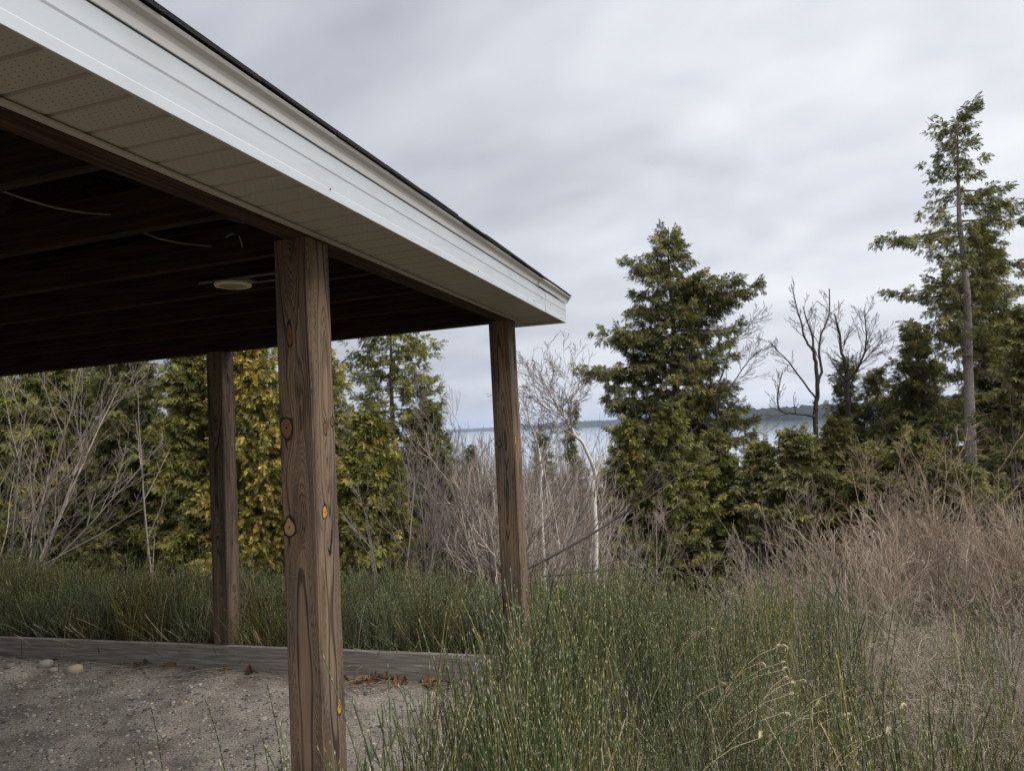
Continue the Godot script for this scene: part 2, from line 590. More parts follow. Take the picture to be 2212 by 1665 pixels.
func cedar(called: String, label: String, group: String, px: float, py: float, top_py: float, depth: float, o: Dictionary) -> Node3D:
	var r := RandomNumberGenerator.new()
	r.seed = int(px * 7.0 + depth * 131.0 + top_py)
	var foot := at(px, py, depth)
	var top := at(px, top_py, depth)
	var gy := ground(foot.x, foot.z)
	var t := thing(called, label, "tree", Vector3(foot.x, gy, foot.z), group)
	var H := top.y - gy
	var m_px := depth / FOCAL
	var rad: float = o.get("rad", 0.09)
	var mb := MB.new()
	var pts := PackedVector3Array()
	var rads := PackedFloat32Array()
	var sway: float = o.get("sway", 0.05)
	var kf := FastNoiseLite.new()
	kf.seed = int(px)
	kf.frequency = 1.0
	for k in 15:
		var u := k / 14.0
		pts.append(Vector3(o.get("lean", 0.0) * H * u + kf.get_noise_2d(u * 1.6, 1.0) * sway * H * u, -0.3 + (H + 0.3) * u, kf.get_noise_2d(u * 1.6, 9.0) * sway * H * u))
		rads.append(maxf(rad * pow(1.0 - u, 0.8) * (1.0 + 0.5 * exp(-u * 22.0)), 0.007))
	mb.tube(pts, rads, 9, PackedColorArray([Color.WHITE]))
	part("trunk", mb.mesh(), o.get("bark", M.bark), t)
	var limbs := MB.new()
	var where := []
	var tint := PackedColorArray()
	var low: float = o.get("low", 0.08)
	var wid: float = o.wide * m_px
	var prof: Array = o.get("profile", [0.05, 0.42, 0.72, 0.92, 1.0, 0.95, 0.85])
	var count: int = o.get("limbs", 80)
	var dens: float = o.get("dens", 1.0)
	var size: float = o.get("size", 1.0)
	var dark: Color = o.get("dark", Color(0.022, 0.034, 0.010))
	var lite: Color = o.get("lite", Color(0.085, 0.088, 0.020))
	var gold: Color = o.get("gold", Color(0.14, 0.10, 0.022))
	var gshare: float = o.get("gshare", 0.08)
	var list := []
	for k in count:
		var u := low + (0.985 - low) * pow((k + r.randf()) / count, 0.9)
		var f := (1.0 - u) / (1.0 - low) * (prof.size() - 1)
		var i := mini(int(f), prof.size() - 2)
		var reach: float = lerpf(prof[i], prof[i + 1], f - i)
		list.append([u, k * 2.4 + r.randf_range(-0.5, 0.5), wid * reach * r.randf_range(0.62 - o.get("ragged", 0.0), 1.12 + o.get("ragged", 0.0) * 1.4), o.get("rise", 0.25)])
	for e in o.get("extra", []):
		# [pixel row on the trunk, heading in radians (0 right, PI left), length in pixels, rise]
		list.append([(at(px, e[0], depth).y - gy) / H, e[1], e[2] * m_px, e[3]])
	for e in list:
		var u: float = e[0]
		var fi := clampf((u * H + 0.3) / (H + 0.3) * 14.0, 0.0, 13.99)
		var i := int(fi)
		var b := pts[i].lerp(pts[i + 1], fi - i)
		var ln: float = e[2]
		var hd := Vector3(cos(e[1]), 0, sin(e[1]))
		var rise: float = e[3] + r.randf_range(-0.15, 0.15) + (0.5 if u > 0.88 else 0.0)
		var steps := maxi(3, int(ln / 0.16))
		var lp := PackedVector3Array([b])
		var lr := PackedFloat32Array([clampf(ln * 0.014, 0.006, 0.04)])
		var q := b
		var turn := r.randf_range(-0.5, 0.5)
		for k in steps:
			var s := (k + 1.0) / steps
			var dd := (hd.rotated(Vector3.UP, turn * s * s) + Vector3.UP * (rise - 0.75 * rise * sin(s * 3.0) - 0.22 * sin(s * 2.6) + 0.35 * s * s * s)).normalized()
			q += dd * ln / steps
			lp.append(q)
			lr.append(maxf(lr[0] * (1.0 - 0.85 * s), 0.003))
			var bare: float = o.get("bare", 0.3)
			if s < bare and ln > 0.5:
				continue
			var fan: float = (0.40 - 0.22 * absf(s - 0.6)) * minf(ln, 1.3) * o.get("fan", 1.0)
			var here := maxi(1, int(round(dens * (1.5 + fan / 0.055))))
			for m in here:
				var off := r.randf_range(-1.0, 1.0)
				var side := dd.cross(Vector3.UP).normalized()
				var pos: Vector3 = q + side * off * fan + Vector3(r.randfn(0, 0.03), r.randfn(0, 0.05) - absf(off) * fan * 0.25, r.randfn(0, 0.03)) - dd * r.randf() * ln / steps
				var out := (dd * 0.8 + side * off * 0.9 + Vector3(r.randfn(0, 0.35), r.randf_range(-0.8, 0.5), r.randfn(0, 0.35))).normalized()
				var up := Vector3(r.randfn(0, 0.5), 1.0, r.randfn(0, 0.5))
				var sd2 := out.cross(up).normalized()
				var bs := Basis(out, sd2.cross(out), sd2).scaled(Vector3.ONE * size * r.randf_range(0.7, 1.25))
				where.append(Transform3D(bs, pos))
				var col := dark.lerp(lite, pow(r.randf(), 1.3))
				var patch := noise.get_noise_3d(pos.x * 60.0 + px, pos.y * 60.0, pos.z * 60.0)
				if patch + r.randf_range(-0.25, 0.25) > 0.42 - gshare:
					col = col.lerp(gold, r.randf_range(0.35, 1.0))
				tint.append(col)
		limbs.tube(lp, lr, 4, PackedColorArray([Color(0.085, 0.07, 0.06)]))
	part("limbs", limbs.mesh(), M.twig, t)
	tag(scatter("foliage", sprays[int(px) % sprays.size()], M.leaf, where, tint, t), "", "", "", "stuff")
	sprayed += where.size()
	return t

func bare_tree(called: String, label: String, group: String, px: float, py: float, depth: float, dir: Vector3, ln_px: float, rad: float, P: Dictionary, top := 3, cat := "tree", stems := 1) -> Node3D:
	var r := RandomNumberGenerator.new()
	r.seed = int(px * 13.0 + py * 3.0 + depth * 17.0)
	var foot := at(px, py, depth)
	var gy := ground(foot.x, foot.z)
	var t := thing(called, label, cat, Vector3(foot.x, gy, foot.z), group)
	var mb := MB.new()
	for k in stems:
		var d := dir
		var o := Vector3.ZERO
		if stems > 1:
			var phi := TAU * k / stems + r.randf()
			o = Vector3(cos(phi), 0, sin(phi)) * 0.08
			d = (dir + o * r.randf_range(2.0, 6.0)).normalized()
		grow(mb, r, o + Vector3(0, -0.15, 0), d.normalized(), (at(px, py - ln_px, depth).y - gy + 0.1) * (1.0 if stems == 1 else r.randf_range(0.7, 1.05)), rad, 0, top, P)
	part("branches", mb.mesh(), M.twig, t)
	return t

# a limb that follows picture points at a depth, with twigs growing off it
func limb(mb: MB, r: RandomNumberGenerator, base: Vector3, px: Array, depth: float, r0: float, r1: float, twigs: int, tl: float, P: Dictionary, swing := 0.0, first = null, cols := PackedColorArray()) -> void:
	var pts := PackedVector3Array()
	var rads := PackedFloat32Array()
	if first != null:
		pts.append(first)
		rads.append(r0 * 1.15)
	for k in px.size():
		var t := float(k) / maxi(1, px.size() - 1)
		pts.append(at(px[k][0], px[k][1], depth + swing * t) - base)
		rads.append(lerpf(r0, r1, t))
	# smooth the corners
	var sp := PackedVector3Array()
	var sr := PackedFloat32Array()
	for k in pts.size() - 1:
		var p0 := pts[maxi(k - 1, 0)]
		var p3 := pts[mini(k + 2, pts.size() - 1)]
		for j in 4:
			sp.append(pts[k].cubic_interpolate(pts[k + 1], p0, p3, j / 4.0) + Vector3(r.randfn(0, 1), r.randfn(0, 1), r.randfn(0, 1)) * rads[k] * 0.25)
			sr.append(lerpf(rads[k], rads[k + 1], j / 4.0))
	sp.append(pts[pts.size() - 1])
	sr.append(rads[rads.size() - 1])
	var wcols: Array = P.cols
	mb.tube(sp, sr, 7, cols if cols.size() else PackedColorArray([wcols[0]]))
	for k in twigs:
		var t := (0.25 + 0.75 * (k + r.randf()) / twigs) * (sp.size() - 1)
		var i := mini(int(t), sp.size() - 2)
		var ax := (sp[i + 1] - sp[i]).normalized()
		var phi := r.randf() * TAU
		var s := ax.cross(Vector3(0.3, 0.2, 0.9)).normalized()
		var side := s * cos(phi) + s.cross(ax) * sin(phi)
		grow(mb, r, sp[i], (ax * 0.75 + side * r.randf_range(0.45, 0.9)).normalized(), tl * r.randf_range(0.5, 1.1) * (1.2 - 0.6 * t / sp.size()), maxf(sr[i] * 0.4, P.thin), 1, 3, P)

func drawn_tree(called: String, label: String, group: String, depth: float, limbs: Array, P: Dictionary) -> Node3D:
	# limbs: [picture points, radius, end radius, twigs, twig length, swing in depth]; the first starts at the ground
	var r := RandomNumberGenerator.new()
	r.seed = int(limbs[0][0][0][0] * 11.0 + depth)
	var foot := at(limbs[0][0][0][0], limbs[0][0][0][1], depth)
	var gy := ground(foot.x, foot.z)
	var base := Vector3(foot.x, gy, foot.z)
	var t := thing(called, label, "tree", base, group)
	var k := 0
	for e in limbs:
		var mb := MB.new()
		limb(mb, r, base, e[0], depth, e[1], e[2], e[3], e[4], P, e[5], Vector3(0, -0.2, 0) if k == 0 else null)
		part("trunk" if k == 0 else "limb", mb.mesh(), M.twig, t)
		k += 1
	return t

func wood(cols: Array, kids: Array, angle := 0.6, ratio := 0.55, lift := 0.06, wobble := 0.09, start := 0.25, thin := 0.0016) -> Dictionary:
	return {"cols": cols, "kids": kids, "angle": angle, "ratio": ratio, "lift": lift, "wobble": wobble, "start": start, "thin": thin, "rad": 0.008}

# ================================================================ the scene
func _ready() -> void:
	rng.seed = 7
	noise.seed = 3
	noise.frequency = 0.05
	noise.fractal_octaves = 3
	# camera
	cam_f = Vector3(0, sin(PITCH), -cos(PITCH))
	var r0 := Vector3.RIGHT
	var u0 := r0.cross(cam_f)
	cam_r = r0 * cos(ROLL) + u0 * sin(ROLL)
	cam_u = -r0 * sin(ROLL) + u0 * cos(ROLL)
	var cam := Camera3D.new()
	cam.name = "camera"
	cam.transform = Transform3D(Basis(cam_r, cam_u, -cam_f), EYE)
	cam.fov = rad_to_deg(2.0 * atan(832.5 / FOCAL))
	cam.near = 0.05
	cam.far = 30000.0
	add_child(cam)
	cam.current = true
	# sky, air and the veiled sun
	var we := WorldEnvironment.new()
	we.name = "environment"
	var env := Environment.new()
	env.background_mode = Environment.BG_SKY
	env.tonemap_mode = Environment.TONE_MAPPER_LINEAR
	env.tonemap_exposure = 3.6
	env.sdfgi_enabled = true
	env.ssao_enabled = true
	env.ssil_enabled = true
	env.fog_enabled = true
	env.fog_density = 0.00006
	env.fog_light_color = Color(0.80, 0.87, 0.98)
	var sky := Sky.new()
	var pan := PanoramaSkyMaterial.new()
	pan.panorama = overcast()
	sky.sky_material = pan
	env.sky = sky
	we.environment = env
	add_child(we)
	var sun := DirectionalLight3D.new()
	sun.name = "sun"
	sun.light_energy = 0.5
	sun.light_angular_distance = 75.0
	sun.light_color = Color(1.0, 0.985, 0.965)
	sun.shadow_enabled = true
	add_child(sun)
	sun.look_at_from_position(Vector3(4.0, 7.0, 2.2), Vector3.ZERO)

	make_materials()
	print("materials ", Time.get_ticks_msec())
	build_land()
	build_pavilion()
	print("pavilion ", Time.get_ticks_msec())
	build_trees()
	print("trees ", sprayed, " ", Time.get_ticks_msec())
	build_undergrowth()
	print("undergrowth ", Time.get_ticks_msec())
	build_small_things()
	print("done ", Time.get_ticks_msec())

# ---------------------------------------------------------------- land, lake, far shore
func build_land() -> void:
	var mb := MB.new()
	var rings := 96
	var spokes := 200
	for i in rings + 1:
		var rad := 0.3 * pow(400.0 / 0.3, float(i) / rings)
		for j in spokes + 1:
			var a := TAU * j / spokes
			var x := cos(a) * rad
			var z := sin(a) * rad - 2.0
			var y := ground(x, z)
			var n := Vector3(y - ground(x + 0.1, z), 0.1, y - ground(x, z + 0.1)).normalized()
			mb.vert(Vector3(x, y, z), n, Color.WHITE, Vector2(x, z))
	for i in rings:
		for j in spokes:
			var a := i * (spokes + 1) + j
			var b := a + spokes + 1
			mb.ix.append_array(PackedInt32Array([a, b, b + 1, a, b + 1, a + 1]))
	tag(part("ground", mb.mesh(), M.soil, self), "", "", "", "structure")
	# sand under the roof
	var sb := MB.new()
	var na := 110
	var nb := 110
	for i in na + 1:
		for j in nb + 1:
			var b := lerpf(B0 - 7.5, B0 + 0.55, float(j) / nb)
			var lip := AC + 0.045 - 0.028 * (B0 - b)
			var a := lerpf(-3.0, lip, float(i) / na)
			if b > B0 - 0.05:
				a = lerpf(-3.0, AC + 0.6, float(i) / na)
			var p := pav(a, b, 0)
			var y := noise.get_noise_2d(p.x * 22.0, p.z * 22.0) * 0.016 + noise.get_noise_2d(p.x * 90.0, p.z * 90.0) * 0.009
			y += 0.03 * smoothstep(0.25, 0.0, lip - a) - 0.14 * smoothstep(0.15, 0.55, b - B0)
			sb.vert(Vector3(p.x, y, p.z), Vector3.UP, Color.WHITE, Vector2(a, b))
	for i in na:
		for j in nb:
			var a := i * (nb + 1) + j
			var b := a + nb + 1
			sb.ix.append_array(PackedInt32Array([a, b, b + 1, a, b + 1, a + 1]))
	for k in sb.v.size():
		var i := k / (nb + 1)
		var j := k % (nb + 1)
		var pa := sb.v[k + nb + 1 if i < na else k] - sb.v[k - nb - 1 if i > 0 else k]
		var pb := sb.v[k + 1 if j < nb else k] - sb.v[k - 1 if j > 0 else k]
		var n := pa.cross(pb).normalized()
		sb.n[k] = n if n.y > 0 else -n
	tag(part("sand_ground", sb.mesh(), M.sand, self), "", "", "", "structure")
	# lake
	var lb := MB.new()
	lb.quad(Vector3(-20000, LAKE, -30), Vector3(20000, LAKE, -30), Vector3(20000, LAKE, -24000), Vector3(-20000, LAKE, -24000), Color.WHITE, Vector3.UP)
	tag(part("lake_water", lb.mesh(), M.water, self), "", "", "", "structure")
	# far shore: wooded ridges, [picture column, distance, height]
	for ridge in [["far_shore", [[-900, 12000, 60], [300, 10000, 50], [750, 9500, 42], [1017, 9000, 38], [1110, 7600, 48], [1180, 6600, 54], [1280, 5600, 50], [1440, 3600, 44], [1590, 2500, 44], [1735, 2050, 40], [2000, 1800, 42], [2300, 1600, 40], [3000, 1500, 44]], 0],
			["distant_hills", [[-900, 15000, 60], [1200, 15000, 70], [1500, 14500, 170], [1700, 14000, 190], [1850, 14000, 150], [2200, 14000, 180], [3000, 14500, 140]], 1]]:
		var hb := MB.new()
		var pts: Array = ridge[1]
		var cols := 420
		for k in cols + 1:
			var f := float(k) / cols * (pts.size() - 1)
			var i := mini(int(f), pts.size() - 2)
			var px := lerpf(pts[i][0], pts[i + 1][0], f - i)
			var dist := lerpf(pts[i][1], pts[i + 1][1], f - i)
			var hgt := lerpf(pts[i][2], pts[i + 1][2], f - i) * (1.0 + 0.16 * noise.get_noise_1d(k * 6.0) + 0.16 * noise.get_noise_1d(k * 55.0))
			var d := sight(px, 900.0)
			d.y = 0.0
			d = d.normalized()
			for e in [[0.0, -1.0], [0.004, hgt * 0.35 + LAKE], [0.03, hgt * 0.85 + LAKE], [0.09, hgt + LAKE], [0.3, LAKE - 1.0]]:
				hb.vert(d * dist * (1.0 + e[0]) + Vector3(0, LAKE - 0.5 if e[1] == -1.0 else e[1], 0), (-d * 0.8 + Vector3.UP * 0.6).normalized(), Color.WHITE, Vector2(k, 0))
		for k in cols:
			for j in 4:
				var a := k * 5 + j
				hb.ix.append_array(PackedInt32Array([a, a + 1, a + 6, a, a + 6, a + 5]))
		tag(part(ridge[0], hb.mesh(), M.hill, self), "", "", "", "structure")

# ---------------------------------------------------------------- the pavilion
func post_mesh(x: float, z: float, low: float, top: float) -> ArrayMesh:
	# outer near corner at (x, z); the near face looks along +z, the outer face along +x
	var mb := MB.new()
	var ch := 0.007
	var w := PW
	var ring := [[-w + ch, 0.0], [-ch, 0.0], [0.0, -ch], [0.0, -w + ch], [-ch, -w], [-w + ch, -w], [-w, -w + ch], [-w, -ch]]
	var us := [ch, w - ch, w + ch, 2 * w - ch, 2 * w + ch, 3 * w - ch, 3 * w + ch, 4 * w - ch, 4 * w + ch]
	var rows := 10
	for k in 8:
		var l := (k + 1) % 8
		var nn := Vector3(ring[l][0] - ring[k][0], 0, ring[l][1] - ring[k][1]).cross(Vector3.UP).normalized()
		if nn.dot(Vector3(ring[k][0] + w * 0.5, 0, ring[k][1] + w * 0.5)) < 0.0:
			nn = -nn
		var i0 := mb.v.size()
		for j in rows + 1:
			var y := lerpf(low, top, float(j) / rows)
			var off := Vector3(x - 0.004 * y, 0, z + 0.0063 * y)
			var vv := 1.0 - (y - low) / (2.75)
			mb.vert(off + Vector3(ring[k][0], y, ring[k][1]), nn, Color.WHITE, Vector2(us[k] / (2 * w), vv))
			mb.vert(off + Vector3(ring[l][0], y, ring[l][1]), nn, Color.WHITE, Vector2(us[k + 1] / (2 * w), vv))
		for j in rows:
			var a := i0 + j * 2
			mb.ix.append_array(PackedInt32Array([a, a + 2, a + 3, a, a + 3, a + 1]))
	var i1 := mb.v.size()
	var offt := Vector3(x - 0.004 * top, top, z + 0.0063 * top)
	for k in 8:
		mb.vert(offt + Vector3(ring[k][0], 0, ring[k][1]), Vector3.UP, Color.WHITE, Vector2(0.2, 0.5))
	for k in 6:
		mb.ix.append_array(PackedInt32Array([i1, i1 + k + 1, i1 + k + 2]))
	return mb.mesh()

func extrude(mb: MB, prof: Array, z0: float, z1: float) -> void:
	# a profile of [x, y] drawn along z, flat faces
	for k in prof.size() - 1:
		var a := Vector3(prof[k][0], prof[k][1], z0)
		var b := Vector3(prof[k + 1][0], prof[k + 1][1], z0)
		mb.quad(a, b, b + Vector3(0, 0, z1 - z0), a + Vector3(0, 0, z1 - z0), Color.WHITE, Vector3(b.y - a.y, a.x - b.x, 0) if prof.size() > 2 else Vector3.RIGHT)

func soffit_mesh(length: float, width: float) -> ArrayMesh:
	# one pressed strip seen from below: a flat with rows of round vents, and a V groove along one edge
	var mb := MB.new()
	var g := 0.012
	var nx := 20
	var nz := 6
	var x0 := 0.045
	var x1 := length - 0.035
	var z0 := g
	var z1 := width - 0.002
	var dn := Vector3.DOWN
	mb.quad(Vector3(0, 0, z0), Vector3(x0, 0, z0), Vector3(x0, 0, z1), Vector3(0, 0, z1), Color.WHITE, dn)
	mb.quad(Vector3(x1, 0, z0), Vector3(length, 0, z0), Vector3(length, 0, z1), Vector3(x1, 0, z1), Color.WHITE, dn)
	mb.quad(Vector3(0, 0.007, 0), Vector3(length, 0.007, 0), Vector3(length, 0, z0), Vector3(0, 0, z0), Color.WHITE, dn)
	mb.quad(Vector3(0, 0, z1), Vector3(length, 0, z1), Vector3(length, 0.007, width), Vector3(0, 0.007, width), Color.WHITE, dn)
	var sx := (x1 - x0) / nx
	var sz := (z1 - z0) / nz
	for i in nx:
		for j in nz:
			var c := Vector3(x0 + (i + 0.5) * sx, 0, z0 + (j + 0.5) * sz)
			var q := [c + Vector3(-sx, 0, -sz) * 0.5, c + Vector3(sx, 0, -sz) * 0.5, c + Vector3(sx, 0, sz) * 0.5, c + Vector3(-sx, 0, sz) * 0.5]
			if (i + j) % 2 == 0:
				mb.quad(q[0], q[1], q[2], q[3], Color.WHITE, dn)
				continue
			var h := 0.0016
			var o := [c + Vector3(0, 0, -h), c + Vector3(h, 0, 0), c + Vector3(0, 0, h), c + Vector3(-h, 0, 0)]
			# ring of faces between the cell and the diamond-shaped hole
			for k in 4:
				var l := (k + 1) % 4
				mb.quad(q[k], q[l], o[l], o[k], Color.WHITE, dn)
	return mb.mesh()

func build_pavilion() -> void:
	var pv := thing("pavilion", "open timber pavilion with square posts, white fascia and dark shingled roof", "pavilion")
	pv.transform = Transform3D(Basis(out_dir, Vector3.UP, -eave_dir), pav(AC, B0, 0))
	# posts: knots are [across the two faces, down from the top, radius, stretch, tone]
	var light := Color(0.182, 0.126, 0.079)
	var dark := Color(0.024, 0.015, 0.011)
	var grey := Color(0.105, 0.083, 0.070)
	var L := 2.75
	var face := PW
	var front := wood_maps(256, 1600, L, 11, [[0.030, 0.66, 0.023, 1.45, 0], [0.028, 1.00, 0.022, 1.25, 1], [face + 0.050, 0.955, 0.013, 1.7, 2], [face + 0.072, 0.67, 0.009, 2.2, 0], [face + 0.118, 0.645, 0.010, 1.6, 0], [face + 0.097, 1.63, 0.012, 2.0, 2], [0.055, 0.34, 0.009, 4.0, 0]], light, dark, grey, 0.0)
	var back := wood_maps(176, 1024, L, 5, [[0.085, 1.80, 0.009, 1.5, 0], [face + 0.07, 1.77, 0.013, 2.2, 0], [face + 0.012, 0.36, 0.006, 2.0, 0]], light, dark, grey, 0.25)
	var corner := wood_maps(176, 1024, L, 17, [[0.030, 0.79, 0.014, 1.3, 0], [face + 0.022, 0.77, 0.016, 1.9, 2], [0.020, 1.80, 0.013, 1.3, 0], [0.004, 1.20, 0.012, 1.5, 0]], light, dark, grey, 0.1)
	var m_front := wood_mat("front post wood", front)
	var m_back := wood_mat("back post wood", back)
	var m_corner := wood_mat("corner post wood", corner)
	var posts := [[0.0, SPAN, m_front, HB, "knotty brown post with orange knots"], [0.0, 0.0, m_corner, HB, "corner post rising out of the horsetails"], [-2.24, 0.0, m_back, HB - 0.025, "post with metal bracket at its foot"],
			[0.0, SPAN * 2, m_corner, HB, ""], [-5.0, 0.0, m_front, HB - 0.055, ""], [-6.2, 0.0, m_back, HB - 0.068, ""], [-6.2, SPAN, m_corner, HB - 0.068, ""], [-6.2, SPAN * 2, m_front, HB - 0.068, ""]]
	var back_post: Node = pv
	for e in posts:
		var p := part("post", post_mesh(e[0], e[1], -0.4, e[3] - 0.001), e[2], pv)
		if e[0] == -2.24:
			back_post = p
		if e[4]:
			tag(p, e[4])
	# foot bracket of the back post
	var fb := MB.new()
	fb.quad(Vector3(-2.242, -0.02, -0.03), Vector3(-2.236, -0.02, 0.03), Vector3(-2.232, 0.07, -0.06), Vector3(-2.238, 0.1, -0.10), Color.WHITE, Vector3.RIGHT)
	fb.bar(Vector3(-2.228, -0.02, 0.02), Vector3(-2.226, 0.085, -0.085), 0.004, 0.05)
	part("foot_bracket", fb.mesh(), M.steel, back_post)
	# beams
	var b1 := MB.new()
	b1.box(Vector3(-0.095, HB, -0.12), Vector3(-0.004, HB + 0.235, 6.4))
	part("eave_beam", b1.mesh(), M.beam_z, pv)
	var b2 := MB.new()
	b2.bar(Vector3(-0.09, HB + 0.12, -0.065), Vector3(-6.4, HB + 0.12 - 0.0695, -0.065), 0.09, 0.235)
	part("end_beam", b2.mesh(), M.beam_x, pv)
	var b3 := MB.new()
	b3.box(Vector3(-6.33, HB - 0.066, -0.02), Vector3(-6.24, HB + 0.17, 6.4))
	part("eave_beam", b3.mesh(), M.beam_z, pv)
	# ceiling joists, one every half metre
	for k in 13:
		var z := 0.42 + 0.49 * k
		var jb := MB.new()
		jb.bar(Vector3(-0.096, HB + 0.125, z), Vector3(-6.24, HB + 0.06, z), 0.04, 0.145)
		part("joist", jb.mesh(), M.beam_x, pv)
	# rafters and braces seen faintly above the joists
	for k in 12:
		var z := 0.66 + 0.49 * k
		var jb := MB.new()
		jb.bar(Vector3(0.2, HB + 0.20, z), Vector3(-3.2, HB + 1.34, z), 0.04, 0.14)
		part("rafter", jb.mesh(), M.beam_x, pv)
	for k in 5:
		var z := 0.50 + 0.98 * k
		var jb := MB.new()
		jb.bar(Vector3(-1.1, HB + 0.2, z), Vector3(-2.0, HB + 0.85, z), 0.035, 0.085)
		part("brace", jb.mesh(), M.beam_x, pv)
	# roof: two slopes over the rafters, a boarded gable at the end
	var x1 := OVER - 0.01
	var x0 := -6.35 - OVER
	var za := -OVER_END + 0.01
	var zb := 7.0
	var eave_y := HF + 0.135
	var ridge_x := (x0 + x1) * 0.5
	var ridge_y := eave_y + (x1 - ridge_x) * 0.34
	var planes := [[Vector3(x1, eave_y, za), Vector3(x1, eave_y, zb), Vector3(ridge_x, ridge_y, zb), Vector3(ridge_x, ridge_y, za)], [Vector3(x0, eave_y, zb), Vector3(x0, eave_y, za), Vector3(ridge_x, ridge_y, za), Vector3(ridge_x, ridge_y, zb)]]
	var deck := MB.new()
	var cover := MB.new()
	for q in planes:
		deck.quad(q[0], q[1], q[2], q[3], Color.WHITE, Vector3.DOWN)
		var up := Vector3(0, 0.022, 0)
		cover.quad(q[0] + up, q[1] + up, q[2] + up, q[3] + up, Color.WHITE, Vector3.UP)
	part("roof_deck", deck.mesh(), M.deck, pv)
	part("roof_covering", cover.mesh(), M.shingle, pv)
	for zg in [-0.06, zb - 0.01]:
		var gable := MB.new()
		var slope := 0.34
		var yb := HB + 0.21
		var xa := x1 - 0.12
		var xb := x0 + 0.12
		gable.quad(Vector3(xa, yb - 0.1, zg), Vector3(xa, eave_y + 0.03, zg), Vector3(ridge_x, ridge_y - 0.01, zg), Vector3(ridge_x, yb - 0.1, zg), Color.WHITE, Vector3.BACK)
		gable.quad(Vector3(xb, yb - 0.1, zg), Vector3(xb, eave_y + 0.03, zg), Vector3(ridge_x, ridge_y - 0.01, zg), Vector3(ridge_x, yb - 0.1, zg), Color.WHITE, Vector3.BACK)
		part("gable_board", gable.mesh(), M.beam_x, pv)
	# soffit strips along the eave; a plain board closes the box above
	var strip := 0.098
	var smesh := soffit_mesh(OVER - 0.018, strip)
	var zs := za + 0.0
	var k2 := 0
	while zs < 5.6:
		var s := part("soffit_panel", smesh, M.soffit, pv)
		s.position = Vector3(0.008, HF + 0.014, zs)
		zs += strip
		k2 += 1
	# the soffit returns a short way round the corner
	var rm := MB.new()
	rm.box(Vector3(-0.135, HF + 0.013, -OVER_END + 0.02), Vector3(0.006, HF + 0.019, -0.14))
	part("soffit_return", rm.mesh(), M.soffit, pv)
	# trim strip where the soffit meets the beam
	var tb := MB.new()
	extrude(tb, [[-0.003, HF + 0.036], [-0.003, HF + 0.004], [0.020, HF + 0.004], [0.020, HF + 0.010], [0.002, HF + 0.010]], -0.10, 6.0)
	part("soffit_trim", tb.mesh(), M.trim, pv)
	var nail_mesh := SphereMesh.new()
	nail_mesh.radius = 0.0035
	nail_mesh.height = 0.004
	nail_mesh.radial_segments = 8
	nail_mesh.rings = 4
	# fascia in two lengths, with pressed ribs
	var X := OVER
	var prof := [[X - 0.03, HF + 0.012], [X - 0.002, HF - 0.001], [X, HF], [X, HF + 0.025], [X - 0.0018, HF + 0.028], [X - 0.0006, HF + 0.077], [X + 0.0016, HF + 0.082], [X + 0.001, HF + 0.128], [X - 0.006, HF + 0.140]]
	for e in [[0.165, 6.2, 0.0], [-OVER_END, 0.168, 0.002]]:
		var fbm := MB.new()
		var pr := []
		for q in prof:
			pr.append([q[0] + e[2], q[1]])
		extrude(fbm, pr, e[0], e[1])
		var fa := part("fascia", fbm.mesh(), M.white_metal, pv)
		for nz in [2.52, 1.31, 0.42, 0.24, 0.06, -0.2]:
			if nz > e[0] and nz < e[1]:
				var nail := part("nail_head", nail_mesh, M.nail, fa)
				nail.position = Vector3(X + 0.0012 + e[2], HF + 0.045 + 0.03 * sin(nz * 9.0), nz)
	var fe := MB.new()
	for q in [[HF, HF + 0.026, 0.0], [HF + 0.028, HF + 0.08, -0.003], [HF + 0.082, HF + 0.135, 0.001]]:
		fe.quad(Vector3(X + 0.001, q[0], -OVER_END + q[2]), Vector3(X + 0.001, q[1], -OVER_END + q[2]), Vector3(-0.135, q[1], -OVER_END + q[2]), Vector3(-0.135, q[0], -OVER_END + q[2]), Color.WHITE, Vector3.FORWARD)
	fe.quad(Vector3(X, HF, -OVER_END), Vector3(-0.135, HF, -OVER_END), Vector3(-0.135, HF + 0.01, -OVER_END + 0.03), Vector3(X, HF + 0.01, -OVER_END + 0.03), Color.WHITE, Vector3.DOWN)
	part("fascia", fe.mesh(), M.white_metal, pv)
	# drip edge in two lengths, the far one lapped over the near one
	for e in [[0.30, 6.2, 0.0], [-OVER_END - 0.012, 0.34, 0.006]]:
		var db := MB.new()
		var g: float = e[2]
		extrude(db, [[X - 0.004 + g, HF + 0.140], [X + 0.004 + g, HF + 0.1315], [X + 0.006 + g, HF + 0.133], [X + 0.010 + g, HF + 0.150], [X + 0.016 + g, HF + 0.160], [X + 0.030 + g, HF + 0.165], [X + 0.034 + g, HF + 0.170], [X + 0.033 + g, HF + 0.1745], [X - 0.05 + g, HF + 0.178]], e[0], e[1])
		db.quad(Vector3(X - 0.004 + g, HF + 0.133, e[0]), Vector3(X + 0.006 + g, HF + 0.133, e[0]), Vector3(X + 0.033 + g, HF + 0.1745, e[0]), Vector3(X - 0.004 + g, HF + 0.174, e[0]), Color.WHITE, Vector3.FORWARD)
		part("drip_edge", db.mesh(), M.drip, pv)
	# the lowest two courses of shingles
	var shm := []
	for k in 4:
		var sb := MB.new()
		var wdt := 0.30 + 0.012 * k
		sb.box(Vector3(-0.24, 0.0, 0.002), Vector3(0.0, 0.0055 + 0.0006 * k, wdt - 0.004))
		shm.append([sb.mesh(), wdt])
